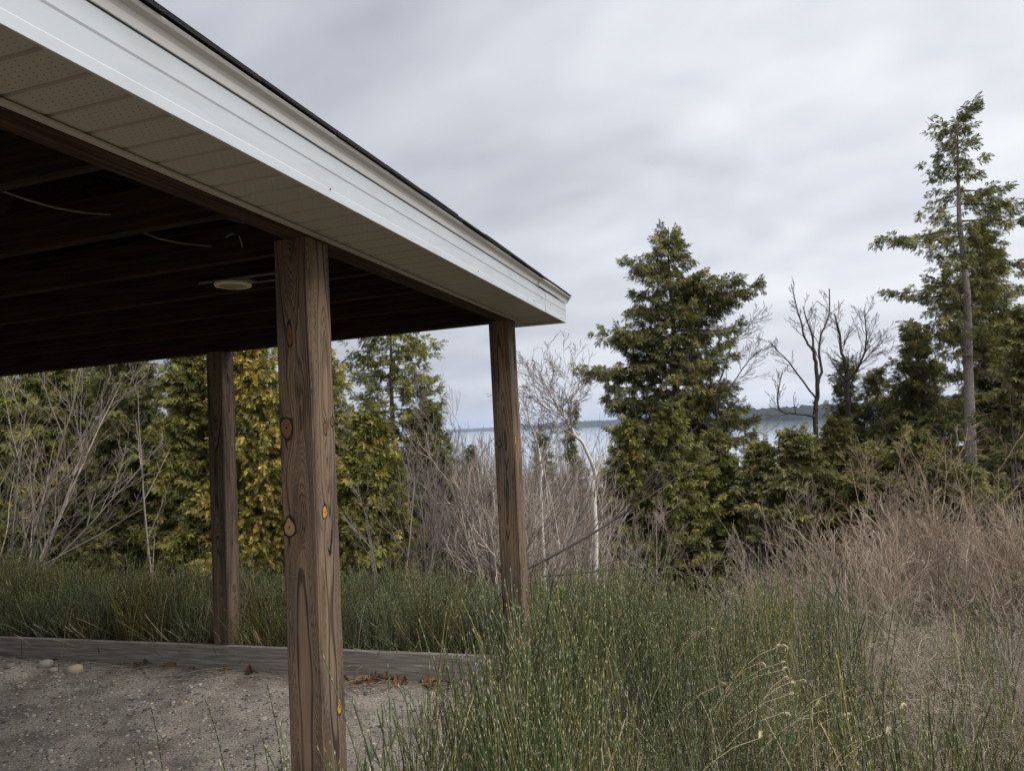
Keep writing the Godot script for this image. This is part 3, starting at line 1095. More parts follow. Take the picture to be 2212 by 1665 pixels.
	for course in 3:
		var z := -OVER_END - 0.015 + 0.09 * course
		while z < 6.1:
			var pick: Array = shm[rng.randi() % 4]
			var s := part("shingle", pick[0], M.shingle, pv)
			var xo := [0.044, 0.041, -0.09][course] as float
			s.position = Vector3(X + xo + rng.randf_range(-0.004, 0.004), HF + [0.1755, 0.1825, 0.228][course] + rng.randf_range(0.0, 0.0015), z)
			s.rotation = Vector3(rng.randf_range(-0.004, 0.004), rng.randf_range(-0.006, 0.006), -0.328 + rng.randf_range(-0.01, 0.012))
			z += pick[1]
	# retaining board behind the sand
	var cb := thing("timber_curb", "weathered grey board edging the sand under the roof", "timber edging", pav(AC, B0, 0))
	cb.transform = Transform3D(Basis(out_dir, Vector3.UP, -eave_dir), pav(AC, B0, 0))
	for e in [[0.02, 4.16], [4.17, 7.4]]:
		var bm := MB.new()
		var p0 := Vector3(-e[0], 0, -0.052 + 0.028 * e[0])
		var p1 := Vector3(-e[1], 0, -0.052 + 0.028 * e[1])
		var h0: float = 0.2136 - 0.0095 * e[0]
		var h1: float = 0.2136 - 0.0095 * e[1]
		bm.bar(p0 + Vector3(0, h0 - 0.14, 0), p1 + Vector3(0, h1 - 0.14, 0), 0.04, 0.28)
		part("board", bm.mesh(), M.curb, cb)
	# round light under the joists, on a steel plate between two bars
	var lp := on_level(503, 619, HB + 0.01)
	var lt := thing("ceiling_light", "round cream ceiling light hanging below the dark joists", "light", lp)
	lt.rotation.y = -TH
	var d1 := MB.new()
	var pr2 := [[0.0, 0.0], [0.06, 0.001], [0.078, 0.002], [0.081, 0.004], [0.080, 0.0125]]
	for k in 28:
		var a := TAU * k / 28
		var b := TAU * (k + 1) / 28
		for j in pr2.size() - 1:
			var p := [Vector3(cos(a) * pr2[j][0], pr2[j][1], sin(a) * pr2[j][0]), Vector3(cos(b) * pr2[j][0], pr2[j][1], sin(b) * pr2[j][0]), Vector3(cos(b) * pr2[j + 1][0], pr2[j + 1][1], sin(b) * pr2[j + 1][0]), Vector3(cos(a) * pr2[j + 1][0], pr2[j + 1][1], sin(a) * pr2[j + 1][0])]
			d1.quad(p[0], p[1], p[2], p[3], Color.WHITE, Vector3(cos(a), -1, sin(a)))
	part("lens", d1.mesh(), M.lens, lt)
	var d2 := MB.new()
	d2.box(Vector3(-0.02, 0.013, -0.04), Vector3(0.10, 0.022, 0.04))
	part("mounting_plate", d2.mesh(), M.cable, lt)
	for z in [-0.075, 0.035]:
		var d3 := MB.new()
		d3.bar(Vector3(-0.16, 0.026, z), Vector3(0.36, 0.026, z), 0.007, 0.007)
		part("hanger_bar", d3.mesh(), M.cable, lt)
	var n := 0
	for cab in [["loose pale cable sagging between the joists over the left bay", [[-60, 385, 0.05], [0, 411, 0.03], [60, 432, 0.01], [120, 449, -0.01], [180, 459, 0.0], [236, 463, 0.05]]], ["short grey cable sagging toward the ceiling light", [[303, 500, 0.05], [345, 516, 0.01], [395, 526, -0.01], [455, 531, 0.05]]],
			["small cable loop sticking up above the ceiling light", [[488, 512, 0.06], [500, 505, 0.03], [514, 507, 0.0], [521, 521, 0.03], [523, 536, 0.07]]]]:
		var pts := PackedVector3Array()
		var rr := PackedFloat32Array()
		for q in cab[1]:
			pts.append(on_level(q[0], q[1], HB + 0.03 + q[2]))
			rr.append(0.0032)
		var base := pts[0]
		for k in pts.size():
			pts[k] -= base
		var cm := MB.new()
		cm.tube(pts, rr, 6, PackedColorArray([Color.WHITE]))
		var ct := part("electric_cable", cm.mesh(), M.cable, self)
		ct.position = base
		tag(ct, cab[0], "cable")
		n += 1

# ---------------------------------------------------------------- trees
func build_trees() -> void:
	for k in 4:
		sprays.append(spray_proto(40 + k))
	var olive := {"dark": Color(0.088, 0.104, 0.036), "lite": Color(0.28, 0.265, 0.08), "gold": Color(0.40, 0.32, 0.095)}
	var golden := {"dark": Color(0.13, 0.135, 0.045), "lite": Color(0.36, 0.31, 0.095), "gold": Color(0.50, 0.37, 0.11)}
	var deep := {"dark": Color(0.080, 0.090, 0.042), "lite": Color(0.225, 0.215, 0.085), "gold": Color(0.30, 0.24, 0.10)}
	var full := [0.1, 0.45, 0.72, 0.9, 1.0, 1.0, 0.95]
	# hedge of cedars on the left
	var hedge := "cedars growing close together behind the horsetail bed"
	var hl := [
		[-300, 620, 10.6, 160, olive, 0.0, "outermost green cedar of the hedge beside the bare shrub"],
		[-70, 640, 11.0, 170, olive, 0.1, "dense green cedar behind the pale multi-stemmed shrub"],
		[120, 590, 10.6, 150, olive, 0.05, "green cedar beside the bare trunk section, left of the thin sapling"],
		[290, 640, 10.2, 125, deep, 0.0, "darkest green cedar directly behind the thin pale sapling"],
		[420, 700, 9.6, 110, olive, 0.2, "olive cedar with golden tips between sapling and back post"],
		[545, 640, 9.4, 120, golden, 0.42, "golden yellow cedar between the back post and the front post"],
		[690, 660, 9.9, 125, golden, 0.05, "yellow-green cedar hidden mostly behind the knotty front post"],
		[800, 890, 8.9, 95, olive, 0.25, "low bushy yellow-green cedar right of the front post"],
		[935, 870, 11.5, 80, deep, 0.0, "low dark cedar tangled with bare shrubs beside the corner post"],
	]
	for e in hl:
		var o: Dictionary = e[4].duplicate()
		o.merge({"wide": e[3], "limbs": 170, "dens": 1.75, "profile": full, "low": 0.02, "gshare": e[5], "bare": 0.2, "rise": 0.35, "rad": 0.07, "size": 0.68})
		cedar("cedar_tree", e[6], hedge, e[0], 1200, e[1], e[2], o)
	var o1 := olive.duplicate()
	o1.merge({"wide": 118, "limbs": 64, "dens": 0.8, "low": 0.28, "rad": 0.085, "gshare": 0.02, "profile": [0.3, 0.8, 0.95, 1.0, 0.9, 0.8], "bark": M.bark, "sway": 0.02})
	cedar("cedar_tree", "taller open cedar with visible dark trunk above the hedge beside the front post", hedge, 850, 900, 590, 12.5, o1)
	# the big cedar in the middle and the young ones at its foot
	var o2 := deep.duplicate()
	o2.merge({"lite": Color(0.215, 0.20, 0.07), "gold": Color(0.30, 0.235, 0.08), "gshare": 0.08, "wide": 165, "limbs": 92, "dens": 1.0, "low": 0.36, "rad": 0.17, "size": 1.05, "fan": 0.85, "profile": [0.12, 0.45, 0.72, 0.88, 0.85, 0.95, 0.8], "bare": 0.22, "sway": 0.015,
		"extra": [[640, 0.1, 190, 0.25], [660, -0.15, 170, 0.35], [625, 0.5, 150, 0.3], [800, 3.2, 215, 0.35], [780, 2.9, 190, 0.2], [735, 3.1, 175, 0.45], [860, 3.3, 150, 0.1], [585, 3.0, 110, 0.3], [880, 0.0, 150, 0.1], [900, 0.3, 160, 0.0]]})
	cedar("cedar_tree", "tall broad cedar with ragged crown standing before the lake", "", 1456, 800, 486, 17.0, o2)
	var foot := "young cedars crowding the foot of the tall cedar"
	for e in [[1365, 905, 15.2, 85, "bushy young cedar at the left foot of the tall broad cedar"], [1470, 862, 15.0, 90, "bushiest young cedar in front of the tall broad cedar's trunk"], [1555, 930, 15.4, 75, "bushy young cedar at the right foot of the tall broad cedar"]]:
		var o := olive.duplicate()
		o.merge({"wide": e[3], "limbs": 120, "dens": 1.25, "profile": full, "low": 0.02, "gshare": 0.0, "bare": 0.2, "rise": 0.3, "rad": 0.05, "size": 1.05, "lite": Color(0.235, 0.225, 0.065)})
		cedar("cedar_tree", e[4], foot, e[0], 1100, e[1], e[2], o)
	# right: the tall spare cedar and its neighbours
	var o3 := deep.duplicate()
	o3.merge({"lean": 0.05, "wide": 104, "limbs": 64, "dens": 0.6, "low": 0.50, "rad": 0.16, "size": 1.15, "bark": M.pale_bark, "profile": [0.25, 0.5, 0.6, 0.85, 0.95, 1.0, 0.9], "bare": 0.3, "rise": 0.1, "sway": 0.02, "fan": 0.6,
		"extra": [[490, 3.1, 185, 0.12], [505, 2.8, 150, 0.0], [610, 3.25, 165, 0.15], [625, 3.0, 120, 0.0], [690, 3.2, 120, 0.0], [430, 0.0, 150, 0.2], [470, 0.2, 150, 0.1], [400, -0.2, 130, 0.3], [270, 3.1, 80, 0.25], [560, 0.1, 140, 0.0], [350, 3.3, 75, 0.1], [240, 0.0, 50, 0.9], [225, 0.4, 40, 0.9]]})
	cedar("cedar_tree", "tallest spare cedar with long pale bare trunk and drooping limbs", "", 2080, 980, 215, 15.0, o3)
	var right := "cedars around the tallest spare cedar"
	for e in [[2172, 470, 17.5, 100, 0.3, 90, "full dark cedar just behind the tallest cedar's pale trunk"], [2010, 690, 16.2, 85, 0.35, 80, "dark cedar with sweeping limbs left of the pale trunk"], [1905, 790, 18.0, 60, 0.3, 60, "small rounded cedar between bare dark tree and tallest cedar"], [1838, 770, 18.5, 42, 0.45, 45, "narrow thin cedar standing among the dark bare branches"], [1640, 955, 15.2, 70, 0.35, 90, "low cedar between the forked grey tree and the bare dark tree"], [1715, 930, 14.5, 95, 0.3, 100, "low spreading dark cedar below the bare dark tree"], [1815, 905, 15.5, 75, 0.3, 100, "dark cedar filling the gap behind the low spreading one"], [1890, 960, 13.6, 85, 0.3, 100, "low dark cedar behind the reddish tangled shrub"], [1985, 930, 13.2, 85, 0.3, 100, "low dark cedar left of the pale trunk, behind the straw stems"], [2090, 1010, 12.4, 75, 0.3, 90, "low cedar hiding the foot of the pale trunk"], [2190, 960, 12.8, 75, 0.3, 90, "low cedar at the edge behind the rust brown shrub"], [2240, 650, 13.5, 75, 0.3, 80, "dark cedar at the edge beyond the pale trunk"], [2400, 620, 14.5, 110, 0.3, 80, "outermost dark cedar past the pale trunk"]]:
		var o := deep.duplicate()
		o.merge({"wide": e[3], "ragged": 0.28, "limbs": int(e[5] * 1.2), "dens": 1.2, "low": e[4], "rad": 0.08, "size": 1.05, "bare": 0.2, "gshare": 0.03, "profile": full, "dark": Color(0.09, 0.098, 0.044), "lite": Color(0.26, 0.245, 0.095)}, true)
		cedar("cedar_tree", e[6], right, e[0], 1000, e[1], e[2], o)
	# two slim young cedars on the slope toward the lake
	for e in [[1240, 870, 24.0, 20, "slim pointed young cedar on the slope left of the birch"], [1170, 925, 26.0, 34, "small cedar on the slope just right of the corner post"], [1020, 960, 27.0, 40, "small cedar on the slope left of the corner post"]]:
		var o := deep.duplicate()
		o.merge({"wide": e[3], "limbs": 46, "low": 0.05, "rad": 0.05, "size": 1.2, "gshare": 0.1, "lite": Color(0.07, 0.062, 0.02)})
		cedar("cedar_tree", e[4], "small cedars on the lakeside slope", e[0], 1000, e[1], e[2], o)

	# bare wood
	var pale := [Color(0.30, 0.265, 0.235), Color(0.29, 0.25, 0.22), Color(0.25, 0.21, 0.18), Color(0.22, 0.175, 0.155)]
	var grey := [Color(0.20, 0.175, 0.16), Color(0.19, 0.165, 0.15), Color(0.17, 0.14, 0.13)]
	var darkw := [Color(0.075, 0.064, 0.06), Color(0.075, 0.064, 0.06), Color(0.085, 0.065, 0.062), Color(0.11, 0.085, 0.08)]
	var birch := [Color(0.55, 0.51, 0.47), Color(0.36, 0.32, 0.29), Color(0.13, 0.1, 0.09), Color(0.10, 0.075, 0.07)]
	bare_tree("bare_shrub", "pale multi-stemmed bare shrub with long arching branches before the hedge", "", 15, 1260, 7.6, Vector3(0.25, 1, 0.05), 520, 0.017, wood(pale, [7, 5, 3], 0.5, 0.6, 0.05, 0.07, 0.12, 0.0017), 3, "shrub", 5)
	bare_tree("bare_shrub", "pale low bare shrub arching over the horsetails at the board's far end", "", -60, 1290, 7.0, Vector3(0.75, 0.8, 0.1), 420, 0.017, wood(pale, [7, 5, 4], 0.5, 0.55, 0.01, 0.07, 0.2, 0.002), 3, "shrub", 4)
	bare_tree("sapling", "thin straight pale sapling with few side twigs before the dark hedge", "", 336, 1270, 7.3, Vector3(-0.04, 1, 0), 440, 0.016, wood(pale, [9, 4, 2], 0.62, 0.34, 0.03, 0.035, 0.18, 0.0022), 2, "sapling")
	for e in [[905, 1215, 9.2, 330, "grey bare shrub with upright forks right of the front post"], [945, 1200, 10.0, 360, "grey bare shrub beside the low dark cedar"], [855, 1230, 8.3, 250, "short pale bare shrub in front of the bushy yellow-green cedar"], [1010, 1215, 9.6, 300, "grey twiggy shrub just left of the corner post"]]:
		bare_tree("bare_shrub", e[4], "grey bare shrubs beside the corner post", e[0], e[1], e[2], Vector3(0.05, 1, 0), e[3], 0.016, wood(grey, [8, 6, 5], 0.5, 0.55, 0.06, 0.09, 0.12), 3, "shrub", 3)
	# birches
	drawn_tree("birch_tree", "leaning white birch with a fine spreading crown right of the corner post", "", 9.8, [
		[[[1281, 1078], [1288, 1026], [1298, 985]], 0.034, 0.026, 2, 0.4, 0.0],
		[[[1288, 1024], [1261, 960], [1242, 939], [1228, 914], [1215, 894], [1197, 866], [1180, 832], [1165, 800]], 0.027, 0.005, 34, 0.9, -0.5],
		[[[1228, 914], [1236, 870], [1232, 830], [1222, 790]], 0.014, 0.004, 14, 0.8, 0.5],
		[[[1215, 894], [1180, 880], [1150, 850], [1130, 830]], 0.013, 0.004, 14, 0.7, 0.3]], wood(birch, [6, 5, 4], 0.55, 0.5, 0.03, 0.09, 0.2, 0.0022))
	drawn_tree("birch_tree", "upright white birch with forked stem beside the leaning birch", "", 10.2, [
		[[[1168, 1080], [1170, 1019], [1165, 985], [1155, 936], [1140, 910], [1128, 880]], 0.026, 0.006, 16, 0.7, 0.3],
		[[[1168, 1000], [1185, 960], [1200, 915], [1212, 870]], 0.016, 0.005, 14, 0.8, -0.3]], wood(birch, [6, 5, 4], 0.55, 0.5, 0.03, 0.09, 0.2, 0.0022))
	bare_tree("birch_tree", "white birch stems low in the grey brush left of the corner post", "", 1040, 1190, 12.0, Vector3(0.06, 1, 0), 230, 0.022, wood(birch, [6, 5, 4], 0.45, 0.4, 0.03, 0.08, 0.3, 0.002), 3, "tree", 3)
	for e in [[1140, 10.8, 185, 0.05, "thin white birch stem close to the corner post"], [1198, 11.2, 165, -0.08, "thin white birch stem between the upright and the leaning birch"], [1250, 11.6, 150, 0.1, "thin white birch stem beside the leaning birch's foot"]]:
		bare_tree("birch_tree", e[4], "thin birch stems in the brush", e[0], 1150, e[1], Vector3(e[3], 1, 0), e[2], 0.018, wood(birch, [8, 6, 4], 0.5, 0.42, 0.03, 0.07, 0.3, 0.002), 3)
	bare_tree("birch_tree", "thin crooked pale birch low in the brush behind the fallen branch", "", 1215, 1150, 10.5, Vector3(-0.1, 1, 0), 150, 0.018, wood(birch, [6, 5, 4], 0.55, 0.5, 0.02, 0.12, 0.3, 0.002), 3)
	# bare trees between the big cedar and the tall one; points measured on a 1.5 times enlargement
	var z := func(q: Array) -> Array: return q.map(func(e): return [(1600.0 + e[0] / 1.5136) * 0.7373, (600.0 + e[1] / 1.5136) * 0.7373])
	drawn_tree("bare_tree", "grey bare tree with forked leaning trunk right of the broad cedar", "", 16.2, [
		[z.call([[815, 1200], [790, 1100], [770, 1000], [755, 890], [735, 800], [720, 690], [705, 600]]), 0.06, 0.012, 22, 0.9, 0.3],
		[z.call([[755, 890], [700, 800], [650, 740], [600, 700]]), 0.028, 0.01, 10, 0.6, -0.4],
		[z.call([[740, 850], [790, 730], [830, 610], [895, 545], [940, 480]]), 0.026, 0.006, 20, 0.8, 0.6],
		[z.call([[750, 880], [830, 790], [900, 690], [960, 640]]), 0.02, 0.005, 20, 0.8, -0.5]], wood([Color(0.15, 0.13, 0.12), Color(0.14, 0.12, 0.11), Color(0.13, 0.105, 0.1)], [5, 5, 4], 0.5, 0.5, 0.05, 0.09, 0.2, 0.0028))
	drawn_tree("bare_tree", "dark bare tree with upright forked tops standing against the sky", "", 16.5, [
		[z.call([[1200, 1000], [1200, 900], [1205, 800], [1195, 700], [1188, 640]]), 0.058, 0.036, 3, 0.4, 0.0],
		[z.call([[1188, 640], [1155, 605], [1132, 520], [1112, 450], [1088, 350]]), 0.028, 0.008, 9, 0.55, -0.3],
		[z.call([[1188, 640], [1182, 580], [1160, 520], [1140, 450]]), 0.03, 0.010, 9, 0.5, 0.4],
		[z.call([[1205, 800], [1222, 740], [1212, 650], [1218, 590], [1242, 525], [1258, 470], [1257, 372]]), 0.034, 0.012, 10, 0.55, 0.2],
		[z.call([[1200, 860], [1130, 770], [1080, 700], [1030, 650], [985, 600]]), 0.024, 0.007, 10, 0.5, -0.5],
		[z.call([[1200, 940], [1130, 930], [1045, 915], [1028, 850], [1050, 735]]), 0.03, 0.009, 12, 0.6, -0.6]], wood(darkw, [6, 5, 4], 0.5, 0.5, 0.06, 0.09, 0.2, 0.003))
	drawn_tree("bare_tree", "dark twiggy bare tree next to the narrow thin cedar", "", 17.5, [
		[z.call([[1345, 960], [1340, 850], [1330, 720], [1310, 640], [1300, 560], [1280, 480]]), 0.06, 0.014, 22, 1.0, 0.2],
		[z.call([[1335, 780], [1385, 720], [1420, 620], [1415, 470]]), 0.035, 0.01, 20, 1.0, -0.3],
		[z.call([[1385, 720], [1440, 660], [1500, 600]]), 0.02, 0.006, 14, 0.8, 0.5]], wood(darkw, [6, 5, 4], 0.5, 0.5, 0.06, 0.09, 0.2, 0.003))
	bare_tree("bare_tree", "dark bare branches at the edge beyond the pale cedar trunk", "", 2205, 1150, 11.0, Vector3(0.05, 1, 0), 330, 0.035, wood(darkw, [8, 7, 5], 0.6, 0.4, 0.04, 0.12, 0.3, 0.0025), 3)
	# the fallen dark bough
	var fb := thing("fallen_branch", "long dark fallen branch slanting out of the horsetails right of corner post", "branch", on_level(1130, 1232, 0.15))
	var fm := MB.new()
	var fr := RandomNumberGenerator.new()
	fr.seed = 9
	grow(fm, fr, Vector3.ZERO, Vector3(0.86, 0.34, -0.12), 2.6, 0.017, 0, 3, wood(darkw, [9, 5, 3], 0.5, 0.5, 0.02, 0.05, 0.15, 0.0018))
	grow(fm, fr, Vector3(0.2, -0.05, 0.1), Vector3(0.98, 0.05, 0.05), 2.3, 0.010, 0, 2, wood(darkw, [7, 4], 0.4, 0.45, -0.01, 0.05, 0.15, 0.0018))
	part("branches", fm.mesh(), M.twig, fb)
	# pale and tan shrubs on the right
	var straw := [Color(0.34, 0.27, 0.18), Color(0.31, 0.235, 0.155), Color(0.28, 0.20, 0.135)]
	var rust := [Color(0.27, 0.20, 0.155), Color(0.28, 0.21, 0.165), Color(0.29, 0.225, 0.18)]
	for e in [[1415, 1250, 7.6, 190, pale, "pale many-stemmed young shrub beside the fallen branch"], [1350, 1245, 8.4, 150, pale, "small pale shrub behind the fallen branch"], [1960, 1240, 7.4, 330, straw, "straw coloured tall stems forking before the low dark cedar"], [2085, 1250, 7.2, 340, straw, "straw coloured shrub with stout stems before the pale trunk"], [2180, 1300, 6.2, 330, rust, "rust brown upright shrub at the edge of the field"], [1880, 1260, 7.0, 250, rust, "reddish tangled shrub in the middle of the tan brush"], [1760, 1260, 7.8, 200, rust, "reddish low shrub where the tan brush begins"], [2010, 1300, 6.4, 240, rust, "reddish brown shrub in front of the straw stems"]]:
		bare_tree("bare_shrub", e[5], "bare shrubs along the edge of the horsetail field", e[0], e[1], e[2], Vector3(0.0, 1, 0), e[3], 0.010, wood(e[4], [6, 5, 4], 0.6, 0.55, 0.03, 0.10, 0.15, 0.0016), 3, "shrub", 4)

# ---------------------------------------------------------------- horsetails, brush, litter
func in_frame(p: Vector3, margin := 1.3) -> bool:
	var d := p - EYE
	var z := d.dot(cam_f)
	return z > 0.3 and absf(d.dot(cam_r)) / z < 0.721 * margin and absf(d.dot(cam_u)) / z < 0.543 * margin + 0.3

func build_undergrowth() -> void:
	var reeds := []
	for k in 5:
		reeds.append(horsetail_proto(60 + k, 14, 0.80, 0.14, 0.05, 0.055))
	var reeds_dry := []
	for k in 3:
		reeds_dry.append(horsetail_proto(70 + k, 12, 0.52, 0.12, 0.55, 0.22))
	for k in 2:
		reeds_dry.append(horsetail_proto(80 + k, 9, 0.62, 0.16, 0.5, 0.55))
	var sets := [[], [], [], [], [], [], [], [], [], []]
	var tints := []
	for k in 10:
		tints.append(PackedColorArray())
	var hue := func(p: Vector3) -> Color:
		var n := noise.get_noise_2d(p.x * 30.0 + 9.0, p.z * 30.0) + rng.randfn(0, 0.18)
		var g := 1.0 + 0.28 * noise.get_noise_2d(p.x * 55.0, p.z * 55.0 + 30.0) + rng.randfn(0, 0.14)
		return Color(g * (1.0 + 0.55 * maxf(n, -0.2)), g * (1.0 + 0.22 * n), g * (0.86 - 0.2 * n))
	# behind the board, from the left to the corner post
	for k in 3200:
		var b := rng.randf_range(B0 - 8.0, B0 + 0.6)
		var a := AC + 0.07 - 0.028 * (B0 - b) + pow(rng.randf(), 1.25) * lerpf(1.0, 2.6, smoothstep(B0 - 4.0, B0, b)) + 0.12
		var p := pav(a, b, 0)
		if not in_frame(p):
			continue
		p.y = ground(p.x, p.z) - 0.02
		var which := rng.randi() % 5
		if rng.randf() < 0.3:
			which = 5 + rng.randi() % 5
		var s := rng.randf_range(0.42, 0.60) * (1.0 + 0.5 * noise.get_noise_2d(p.x * 18.0, p.z * 18.0 + 4.0))
		if rng.randf() < 0.1:
			s *= 1.3
		tints[which].append(hue.call(p))
		sets[which].append(Transform3D(Basis(Vector3.UP, rng.randf() * TAU).scaled(Vector3(0.85, s * rng.randf_range(0.9, 1.1), 0.85)), p))
	# the field on the right
	for k in 4300:
		var x := rng.randf_range(-1.0, 7.5)
		var z := rng.randf_range(-9.5, -1.9)
		var p := Vector3(x, 0, z)
		var b := p.dot(out_dir)
		var a := p.dot(eave_dir)
		if b < B0 - (0.5 if a < 3.7 else 0.12) + 0.25 * noise.get_noise_2d(a * 40.0, 5.0) + (0.16 if a > 3.2 else 0.0) or not in_frame(p):
			continue
		if b < B0 + 0.35 and rng.randf() > clampf((b - B0 + 0.3) / 0.6, 0.07, 1.0):
			continue
		# thinner to the right, where twig litter takes over
		var keep := 1.0 - 0.78 * smoothstep(-0.3, 0.9, b + 0.6 * noise.get_noise_2d(x * 20.0, z * 20.0) - 0.05 * (a - 3.5))
		if rng.randf() > keep:
			continue
		p.y = ground(p.x, p.z) - 0.02
		var which := rng.randi() % 5
		if rng.randf() < 0.10 + 0.45 * smoothstep(4.8, 6.4, a):
			which = 5 + rng.randi() % 5
		if noise.get_noise_2d(x * 26.0 + 50.0, z * 26.0) < -0.22 and rng.randf() < 0.75:
			continue
		tints[which].append(hue.call(p))
		var s := (1.0 + 0.45 * noise.get_noise_2d(x * 16.0, z * 16.0 + 80.0) + 0.22 * smoothstep(0.5, 0.0, absf(b - B0 - 0.45)) * smoothstep(5.0, 4.0, a)) * rng.randf_range(0.8, 1.15) * (1.0 - 0.25 * smoothstep(0.3, 2.0, b)) * (1.0 - 0.3 * smoothstep(4.2, 6.2, a)) * 0.76
		sets[which].append(Transform3D(Basis(Vector3.UP, rng.randf() * TAU).scaled(Vector3(s, s * rng.randf_range(0.85, 1.1), s)), p))
	var bed := thing("horsetail_bed", "dense green jointed horsetail stems filling the bed and the field", "horsetails", Vector3.ZERO, "", "stuff")
	for k in 10:
		scatter("stems", reeds[k] if k < 5 else reeds_dry[k - 5], M.stem, sets[k], tints[k], bed)
	print(" reeds ", sets.map(func(e): return e.size()))

	# dry twigs and grass between the stems
	var tanw := wood([Color(0.36, 0.315, 0.26), Color(0.34, 0.30, 0.25), Color(0.32, 0.28, 0.235)], [4, 4, 3], 0.75, 0.6, 0.0, 0.2, 0.1, 0.0009)
	tanw.rad = 0.0018
	var tw := []
	for k in 4:
		tw.append(brush_proto(90 + k, 7, 0.42, tanw, 3))
	var tsets := [[], [], [], []]
	var tt := [PackedColorArray(), PackedColorArray(), PackedColorArray(), PackedColorArray()]
	for k in 3800:
		var x := rng.randf_range(-0.6, 8.0)
		var z := rng.randf_range(-9.0, -2.0)
		var p := Vector3(x, 0, z)
		var b := p.dot(out_dir)
		var a := p.dot(eave_dir)
		if b < B0 + 0.2 or not in_frame(p):
			continue
		var keep := 0.10 + 0.9 * smoothstep(-0.4, 0.8, b + 0.6 * noise.get_noise_2d(x * 20.0, z * 20.0))
		if rng.randf() > keep:
			continue
		p.y = ground(p.x, p.z) - 0.03
		var i := rng.randi() % 4
		var s := rng.randf_range(0.6, 1.25)
		tsets[i].append(Transform3D(Basis(Vector3.UP, rng.randf() * TAU).rotated(Vector3.RIGHT, rng.randfn(0, 0.3)).scaled(Vector3.ONE * s), p))
		var g := rng.randf_range(0.6, 1.15)
		tt[i].append(Color(g, g * rng.randf_range(0.94, 1.0), g * rng.randf_range(0.85, 1.0)))
	var dt := thing("dry_twigs", "grey and tan dead twigs tangled over the right of the field", "dead twigs", Vector3.ZERO, "", "stuff")
	for k in 4:
		scatter("twigs", tw[k], M.dry, tsets[k], tt[k], dt)

	# short dead grass at the foot of everything
	var gb := MB.new()
	var gr := RandomNumberGenerator.new()
	gr.seed = 31
	for k in 40:
		var p := Vector3(gr.randf_range(-0.2, 0.2), 0, gr.randf_range(-0.2, 0.2))
		var d := Vector3(gr.randfn(0, 0.7), 1.0, gr.randfn(0, 0.7)).normalized()
		var ln := gr.randf_range(0.08, 0.24)
		var w := d.cross(Vector3(gr.randf(), 0.1, gr.randf())).normalized() * 0.0016
		var e := p + d * ln * 0.6
		var q := e + (d + Vector3(gr.randfn(0, 0.5), -0.5, gr.randfn(0, 0.5))).normalized() * ln * 0.5
		var g := gr.randf_range(0.6, 1.2)
		var col := (Color(0.33, 0.28, 0.19) if gr.randf() < 0.6 else Color(0.075, 0.085, 0.04)) * g
		gb.quad(p - w, p + w, e + w, e - w, col)
		gb.tri(e - w, e + w, q, col)
	var gm := gb.mesh()
	var gs := []
	for k in 4500:
		var x := rng.randf_range(-5.5, 8.0)
		var z := rng.randf_range(-9.5, -2.0)
		var p := Vector3(x, 0, z)
		var b := p.dot(out_dir)
		var a := p.dot(eave_dir)
		if not in_frame(p) or (a < AC + 0.22 - 0.028 * (B0 - b) and b < B0 + 0.15):
			continue
		if b < 0.0 and a < 5.0 and rng.randf() < 0.7:
			continue
		p.y = ground(x, z) - 0.01
		gs.append(Transform3D(Basis(Vector3.UP, rng.randf() * TAU).scaled(Vector3.ONE * rng.randf_range(0.7, 1.4)), p))
	var dg := scatter("dry_grass", gm, M.dry, gs, PackedColorArray(), self)
	tag(dg, "low dead grass and litter between the horsetail stems", "grass", "", "stuff")

	# brush that reads as one mass: tan along the field's edge, grey-mauve down the slope
	var bp := []
	var bw := wood([Color(0.9, 0.9, 0.9), Color(0.95, 0.93, 0.92), Color(0.95, 0.9, 0.88)], [5, 5, 4, 3], 0.55, 0.55, 0.04, 0.11, 0.15, 0.0022)
	bw.rad = 0.010
	for k in 4:
		bp.append(brush_proto(120 + k, 6, 1.25, bw, 3))
	var bs := [[], [], [], []]
	var bt := [PackedColorArray(), PackedColorArray(), PackedColorArray(), PackedColorArray()]
	var tans := [Color(0.40, 0.345, 0.265), Color(0.34, 0.275, 0.21), Color(0.48, 0.425, 0.32), Color(0.30, 0.265, 0.22)]
	for k in 190:
		var px := rng.randf_range(1560, 2480)
		var dep := rng.randf_range(6.2, 10.5)
		var p := at(px, 1200, dep)
		p.y = ground(p.x, p.z) - 0.05
		var i := rng.randi() % 4
		var crest := at(px, lerpf(1190.0, 1030.0, smoothstep(1560, 2080, px)) + 190.0 * pow(rng.randf(), 0.9), dep).y
		var s := clampf((crest - p.y) / 1.3, 0.35, 1.5)
		bs[i].append(Transform3D(Basis(Vector3.UP, rng.randf() * TAU).rotated(Vector3.FORWARD, rng.randfn(0, 0.15)).scaled(Vector3.ONE * s), p))
		bt[i].append(tans[rng.randi() % 4] * rng.randf_range(0.5, 1.25))
	var tb := thing("tan_brush", "tangle of tan and reddish bare stems along the field's edge", "brush", Vector3.ZERO, "", "stuff")
	for k in 4:
		scatter("stems", bp[k], M.dry, bs[k], bt[k], tb)
	bs = [[], [], [], []]
	bt = [PackedColorArray(), PackedColorArray(), PackedColorArray(), PackedColorArray()]
	var mauves := [Color(0.25, 0.215, 0.19), Color(0.30, 0.26, 0.225), Color(0.42, 0.375, 0.33), Color(0.21, 0.175, 0.155)]
